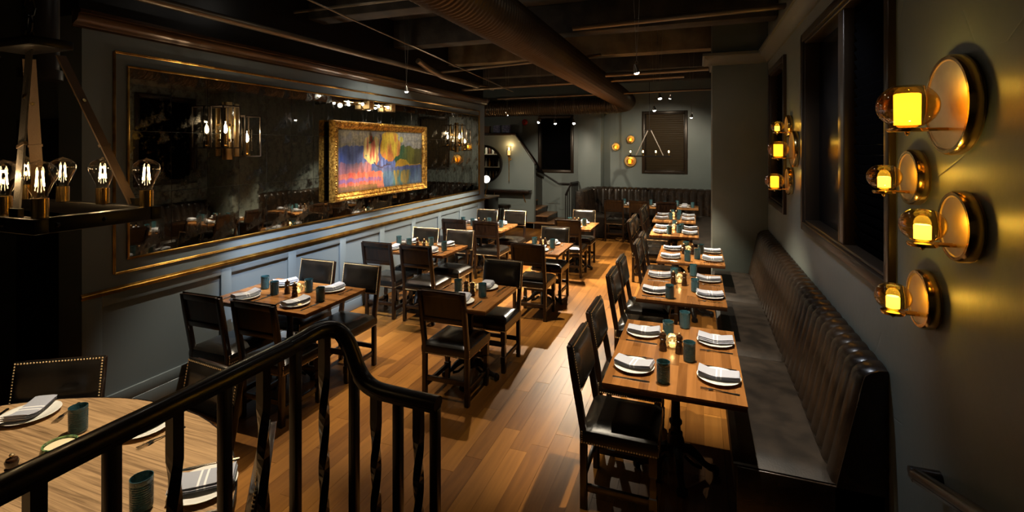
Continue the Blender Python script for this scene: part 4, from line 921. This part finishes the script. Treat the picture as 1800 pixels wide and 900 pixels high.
for (x, y, z, tg, nm, e, cone) in (
    (-.50, 4.45, 2.75, (-.10, 5.0, .75), 'beside the big duct', 1.2, 66),
    (-.15, 3.2, 3.25, (-.1, 3.4, .75), 'added unseen above the front bench table', 1.5, 48),  # added above the view to light this table
    (-.45, 6.6, 2.72, (-.15, 6.5, .75), 'above the third bench table', 1.6, 56),
    (-.62, 7.9, 2.66, (-.4, 8.3, .75), 'above the fourth bench table', 1.3, 70),
    (-.10, 9.3, 2.62, (-.4, 9.9, .75), 'above the fifth bench table beside the pier', 1.1, 95),
    (-3.3, 3.9, 3.62, (-3.4, 3.5, .75), 'added unseen above the front wall table', 1.6, 50),  # unseen lamp, added to brighten the wall table
    (-3.45, 5.4, 2.80, (-3.5, 5.7, .75), 'before the painting above the second wall table', 1.2, 85),
    (-2.55, 8.1, 2.52, (-3.3, 7.7, .75), 'leftmost of three lamps in the far aisle', 1.9, 95),
    (-2.28, 8.2, 2.50, (-1.93, 8.3, .75), 'middle of three lamps in the far aisle', 1.6, 85),
    (-1.98, 8.3, 2.50, (-1.6, 7.4, .0), 'rightmost of three lamps in the far aisle', 3.4, 95),
    (-2.25, 4.5, 3.7, (-1.95, 4.05, .75), 'added unseen above the front aisle table', 1.6, 42),  # extra lamp out of view, added for the aisle table
    (-2.25, 4.9, 3.8, (-1.9, 6.3, .6), 'added unseen, aimed at the second aisle table', 2.2, 50),  # added lamp, kept above the view
    (-2.4, 2.0, 3.25, (-2.6, 1.2, .75), 'added unseen above the round table', 1.1, 60),  # unseen extra lamp to light the round table
    (-.53, 10.7, 3.1, (-.85, 12.2, .9), 'above the booth table', .55, 120),
    (-3.55, 9.2, 2.74, (-3.3, 12.9, .5), 'past the mirror wall end, aimed at the stair', .9, 62)):
    spot(x, y, z, tg, 'tiny lit pendant spotlight on twin wires, ' + nm, e, cone)
spot(-3.72, 8.6, 2.72, (-3.72, 8.6, 0), 'unlit pendant spotlight on twin wires beside the mirror wall end', lit=False)
for (x, y, z, tg, nm, e, cone, c_) in ((-2.75, 3.6, 3.6, (-4.15, 4.5, .75), 'washing the panelled wall beside the front table', 3.3, 46, COOL_COL), (-2.4, 5.2, 3.85, (-4.08, 5.9, 1.9), 'added unseen, aimed at the painting', .5, 58, SPOT_COL), (-2.5, 4.9, 3.8, (-4.15, 7.4, .7), 'added unseen, washing the far end of the panelled wall', 1.3, 45, COOL_COL), (-.25, 3.6, 3.5, (.85, 3.9, 1.5), 'added unseen, washing the plaster wall above the bench', .28, 75, COOL_COL), (-1.05, 2.6, 3.6, (-1.2, 3.2, 0), 'added unseen over the open floor by the railing', .35, 60, SPOT_COL)):  # lamps for painting, far wall, plaster and floor are added out of view
    spot(x, y, z, tg, 'tiny pendant spotlight on twin wires, ' + nm, e, cone, c_)

# ================================================================== CEILING SERVICES
def spiral(name, pts, r, pitch, label):
    out, rs = [], []
    for a, b_ in zip(pts, pts[1:]):
        a, b_ = Vector(a), Vector(b_); n_ = max(2, int((b_ - a).length / (pitch / 4)))
        for k in range(n_): out.append(a + (b_ - a) * k / n_)
    out.append(Vector(pts[-1])); rs = [r + (.010 if (k % 4) == 0 else 0) for k in range(len(out))]
    o = MB().tube(out, rs, 28).build(name, 'duct', smooth=False); return tag(o, label, 'duct')
bend = [(-1.55, 1.25, 3.18), (-1.55, 11.75, 3.16)] + [(-1.55 - .5 + .5 * math.cos(math.radians(a)), 11.75 + .5 * math.sin(math.radians(a)), 3.16 - .04 * a / 90) for a in (22, 45, 67, 90)] + [(-7.5, 12.28, 3.1)]
spiral('spiral_duct', [bend[0], (-1.55, 11.75, 3.16)], .2, .055, 'large dark ribbed spiral duct running the length of the ceiling')
spiral('spiral_duct', bend[2:] if False else [(-1.55, 11.765, 3.16)] + bend[2:], .2, .06, 'dark ribbed cross duct turning along the back of the ceiling')
pipes = [([(-3.9, 9.3, 3.28), (-3.9, 2.4, 3.22)], .035, 'dull metal conduit running above the cornice of the mirror wall'), ([(-3.2, 8.6, 3.12), (-3.2, 1.0, 3.52)], .008, 'thin steel rod running diagonally under the ceiling'),
         ([(-4.1, 4.2, 3.56), (-1.9, 4.2, 3.56)], .016, 'thin conduit across the ceiling before the painting'), ([(-4.1, 7.1, 3.30), (-1.3, 7.1, 3.42)], .022, 'conduit across the ceiling beside the concrete panel coloured as lit'), ([(-4.1, 8.3, 3.16), (-.2, 8.3, 3.22)], .028, 'sprinkler pipe across the ceiling above the far aisle'), ([(-4.0, 9.8, 3.12), (.6, 9.8, 3.16)], .02, 'conduit across the ceiling ahead of the back wall'),
         ([(-1.3, 5.4, 3.42), (.8, 5.4, 3.46)], .03, 'pipe across the ceiling near the big duct'), ([(-1.3, 7.5, 3.18), (.15, 7.5, 3.20)], .03, 'pipe across the ceiling meeting the pier'),
         ([(-3.65, 6.0, 3.30), (-3.62, 6.25, 3.22), (-3.6, 6.6, 3.16), (-3.6, 7.9, 3.16), (-3.75, 8.1, 3.16)], .04, 'bent pipe hanging over the painting')]
for p, r, lb in pipes: tag(MB().tube(p, r, 10).build('ceiling_pipe', 'pipe', smooth=True), lb, 'pipe')

# ================================================================== FOREGROUND RAILING
t = thing('stair_railing', 'dark handrail with plain and twisted balusters in the foreground', 'railing', (0, 0, 0))
path = [(-1.18, -.6, 1.48), (-1.18, 1.0, 1.48), (-1.18, 1.2, 1.482), (-1.175, 1.29, 1.49), (-1.16, 1.34, 1.488), (-1.14, 1.365, 1.475), (-1.115, 1.375, 1.445), (-1.09, 1.375, 1.40), (-1.065, 1.37, 1.355), (-1.03, 1.365, 1.322), (-.98, 1.36, 1.306), (-.90, 1.36, 1.301), (-.755, 1.36, 1.298)]
# smooth the path (Catmull-Rom)
def smooth_path(P, n_=6):
    P = [Vector(p) for p in P]; out = []
    for j in range(len(P) - 1):
        p0, p1, p2, p3 = P[max(j - 1, 0)], P[j], P[j + 1], P[min(j + 2, len(P) - 1)]
        for k in range(n_):
            u = k / n_; out.append(.5 * ((2 * p1) + (p2 - p0) * u + (2 * p0 - 5 * p1 + 4 * p2 - p3) * u * u + (3 * p1 - p0 - 3 * p2 + p3) * u ** 3))
    out.append(P[-1]); return out
RP = [(-.026, .004), (-.022, .016), (-.012, .023), (0, .025), (.012, .023), (.022, .016), (.026, .004), (.026, -.004), (.019, -.010), (.019, -.020), (-.019, -.020), (-.019, -.010), (-.026, -.004)]
MB().sweep(RP, smooth_path(path), None).build('handrail', 'darkwood', t, smooth=True)
BT = 14
def baluster(x, y, zt, tw):
    z0 = .5; h = .0135
    if not tw:
        mb = B(x - h, x + h, y - h, y + h, z0, zt); mb.build('baluster', 'darkwood', t, bev=.002)
    else:
        N = 40; pts, sc_, tws = [], [], []
        for k in range(N + 1):
            q = k / N; pts.append((x, y, z0 + (zt - z0) * q)); a = 0 if q > .88 else (.88 - q) * 9.5; tws.append(a); sc_.append(h if q > .86 else h * .92)
        MB().sweep([(-1, -1), (1, -1), (1, 1), (-1, 1)], pts, sc_, True, Vector((0, 1, 0)), tws).build('baluster', 'darkwood', t)
for k, y in enumerate((.03, .165, .295, .43, .563, .695, .832, .967, 1.092, 1.215, 1.325)):
    baluster(-1.18 if k < 10 else -1.165, y, 1.465, k % 2 == 0)
for k, (x, zt) in enumerate(((-1.075, 1.36), (-.985, 1.295), (-.90, 1.29), (-.825, 1.288), (-.765, 1.286))): baluster(x, 1.365 if k == 0 else 1.36, zt, k % 2 == 1)
# wall handrail by the bench end
t = thing('wall_handrail', 'short dark moulded handrail returning to the plaster wall', 'handrail', (0, 0, 0))
a, b_ = Vector((XR - .075, 2.28, .86)), Vector((XR - .075, .7, 1.42))
MB().sweep(RP, [a, a + (b_ - a) * .5, b_], None).build('rail', 'darkwood', t, smooth=True); MB().sweep(RP, [a + Vector((-.02, .01, 0)), Vector((XR, 2.29, .862))], None).build('return', 'darkwood', t, smooth=True)
MB().tube([(XR, 1.95, .93), (XR - .06, 1.95, .92), (XR - .075, 1.95, .96)], .012, 8).build('bracket', 'darkwood', t, smooth=True)

# ================================================================== BACK LEFT CORNER
t = thing('torch_sconce', 'tall brass torch sconce with glass chimney on the stair partition', 'wall sconce', (-4.58, 12.1, 0))
MB().lathe([(.008, 1.20), (.014, 1.21), (.010, 1.24), (.013, 1.75), (.02, 1.77), (.02, 1.84), (.03, 1.86), (.05, 1.875), (.05, 1.885)], 12, (0, -.10, 0)).build('stem', 'brass', t, smooth=True)
MB().lathe([(0, 0), (.035, 0), (.04, .02), (.0, .03)], 14, T=Matrix.Translation((0, 0, 1.78)) @ Matrix.Rotation(PI / 2, 4, 'X')).tube([(0, -.02, 1.78), (0, -.09, 1.80)], .01, 8).build('wall_mount', 'brass', t, smooth=True)
MB().lathe([(.035, 1.885), (.036, 2.0), (.033, 2.01), (0, 2.015)], 14, (0, -.10, 0)).build('candle', mat('ivory_candle', (.8, .65, .4), .5, emit=(1, .55, .18), es=1.4), t, smooth=True)
MB().lathe([(.004, 2.015), (.014, 2.03), (.014, 2.05), (.004, 2.08), (0, 2.085)], 10, (0, -.10, 0)).build('bulb', 'tubeglow', t, smooth=True)
MB().lathe([(.06, 1.885), (.065, 2.13)], 18, (0, -.10, 0), cap=False).build('glass_chimney', 'clear', t, smooth=True)
light('torch_glow', 'POINT', (0, -.12, 2.14), 5.0, WARM_COL, t, .006)
t = thing('round_mirror', 'round mirror in dark frame reflecting bottle shelves, on the stair partition', 'mirror', (-5.30, 12.1, 1.645))
T = Matrix.Rotation(PI / 2, 4, 'X')
MB().lathe([(.44, 0), (.50, 0), (.50, .03), (.47, .04), (.44, .02)], 48, T=T, cap=False).build('frame', 'black', t, smooth=True); MB().lathe([(0, .01), (.45, .01)], 48, T=T, cap=False).build('glass', 'plainmirror', t)
t = thing('bar_ledge', 'narrow dark drinks ledge on brass brackets below the torch sconce', 'shelf', (-5.0, 12.095, .97))
B(-1.0, 1.02, -.26, 0, -.04, .02).build('top', 'darkwood', t, bev=.006)
for x in (.05, .85): MB().tube([(x, -.20, -.04), (x, -.20, -.10), (x, -.02, -.30)], .012, 6).build('bracket', 'brass', t, smooth=True)
t = thing('bar_stool', 'low round stool with dark leather top under the drinks ledge', 'stool', (-4.62, 11.75, 0))
MB().lathe([(0, .55), (.17, .55), (.18, .57), (.18, .61), (.16, .63), (0, .635)], 24).build('seat', 'leather', t, smooth=True)
for k in range(4): a = PI / 4 + k * PI / 2; MB().tube([(.12 * math.cos(a), .12 * math.sin(a), .55), (.17 * math.cos(a), .17 * math.sin(a), 0)], .014, 6).build('leg', 'darkwood', t)
MB().lathe([(.14, .2), (.15, .2), (.15, .21), (.14, .21)], 24, cap=False).build('foot_ring', 'brass', t, smooth=True)
t = thing('service_cabinet', 'dark wooden service cabinet with pale top past the mirror wall end', 'cabinet', (-4.75, 10.6, 0))
B(-.5, .32, -.3, .3, 0, .92).build('body', 'darkwood', t, bev=.006); B(-.52, .34, -.32, .32, .92, .95).build('top', mat('pale_counter', (.45, .40, .33), .3), t, bev=.004)
for x in (-.48, -.08): B(x, x + .38, -.315, -.3, .08, .88).build('door', 'darkwood', t, bev=.004)
t = thing('globe_lamp', 'small brass table lamp with white round globe on the service cabinet', 'lamp', (-4.60, 10.5, .95))
MB().lathe([(0, 0), (.06, 0), (.06, .012), (.01, .02)], 16).tube([(0, 0, .01), (.02, 0, .12), (.06, 0, .22), (.05, 0, .30)], .012, 8).build('stem', 'brass', t, smooth=True); MB().lathe([(0, -.09), (.05, -.075), (.085, -.03), (.09, 0), (.085, .03), (.05, .075), (0, .09)], 20, (.03, 0, .40)).build('globe', 'globe', t, smooth=True)
B(-5.6, -4.42, 12.12, 12.26, 2.45, 2.46).build('shelf_board', 'darkwood', struct(add('trim_5', None)))
for k, (x, wd, h, m_, lb) in enumerate(((-5.35, .32, .18, 'book2', 'tan box lying on the stair partition ledge'), (-4.98, .2, .20, 'book1', 'blue printed box, first on the stair partition ledge'), (-4.72, .2, .20, 'book1', 'blue printed box, second on the stair partition ledge beside the slope'))):
    t = thing('storage_box', lb, 'box', (x, 12.18, 2.466)); B(-wd / 2, wd / 2, -.05, .05, 0, h).build('body', m_, t, bev=.004); B(-wd / 2 - .004, wd / 2 + .004, -.054, .054, h - .03, h + .004).build('lid', m_, t)
t = thing('fire_bell', 'round red fire alarm bell high on the back stair wall', 'alarm', (-4.55, YB, 2.79)); MB().lathe([(0, 0), (.08, 0), (.085, .03), (.05, .055), (0, .06)], 20, T=Matrix.Rotation(PI / 2, 4, 'X')).build('gong', 'turq', t, smooth=True); MB().lathe([(0, .055), (.02, .06), (0, .075)], 10, T=Matrix.Rotation(PI / 2, 4, 'X')).build('boss', 'brass', t, smooth=True)
# bar shelf seen in the round mirror
t = thing('bottle_shelf', 'lit bar shelving seen in the round mirror', 'shelf', (-6.85, 7.9, 0))
B(-.75, .75, 0, .05, .2, 2.5).build('back_board', 'darkwood', t)
lsm = mat('lit_shelf', (.6, .55, .45), .4)
for z in (.95, 1.40, 1.85): B(-.75, .75, .05, .34, z - .03, z - .001).build('shelf_board', lsm, t)
for x in (-.75, .72): B(x, x + .03, .05, .34, 0, 2.5).build('side_board', 'darkwood', t)
B(-.7, .7, .30, .33, 2.40, 2.42).build('added_glow_strip', mat('added_strip_glow', (1, .9, .7), .5, emit=(1, .82, .55), es=22.0), t)  # glowing strip added so the bottles show lit in the mirror
BM = [mat('bottle_glass_%s' % n_, c_, .15, 0, .5, .3) for n_, c_ in (('amber', (.55, .25, .05)), ('green', (.08, .28, .1)), ('clear', (.6, .62, .6)), ('dark', (.08, .04, .03)))]
BOT = [MB().lathe([(0, 0), (.037, 0), (.039, .01), (.039, .17), (.03, .2), (.014, .225), (.013, .27), (.016, .275), (.016, .29), (0, .29)], 10).mesh('bottle', m_, True) for m_ in BM]
hues = ['amber', 'green', 'clear', 'dark']; cnt = ['first', 'second', 'third', 'fourth', 'fifth', 'sixth', 'seventh', 'eighth', 'ninth', 'tenth', 'eleventh']
for r_, z in enumerate((.95, 1.40, 1.85)):
    for k in range(11):
        q = R.randrange(4); item('bottle', BOT[q], -6.85 - .62 + k * .122 + R.uniform(-.012, .012), 8.1 + R.uniform(-.04, .04), z, 0, '%s liquor bottle, %s along the %s shelf in the round mirror' % (hues[q], cnt[k], ('bottom', 'middle', 'top')[r_]), 'bottle', 'bar bottles')
light('added_shelf_light', 'POINT', (0, .45, 2.36), 12, (1, .85, .6), t, .05)  # added light to brighten the bottles
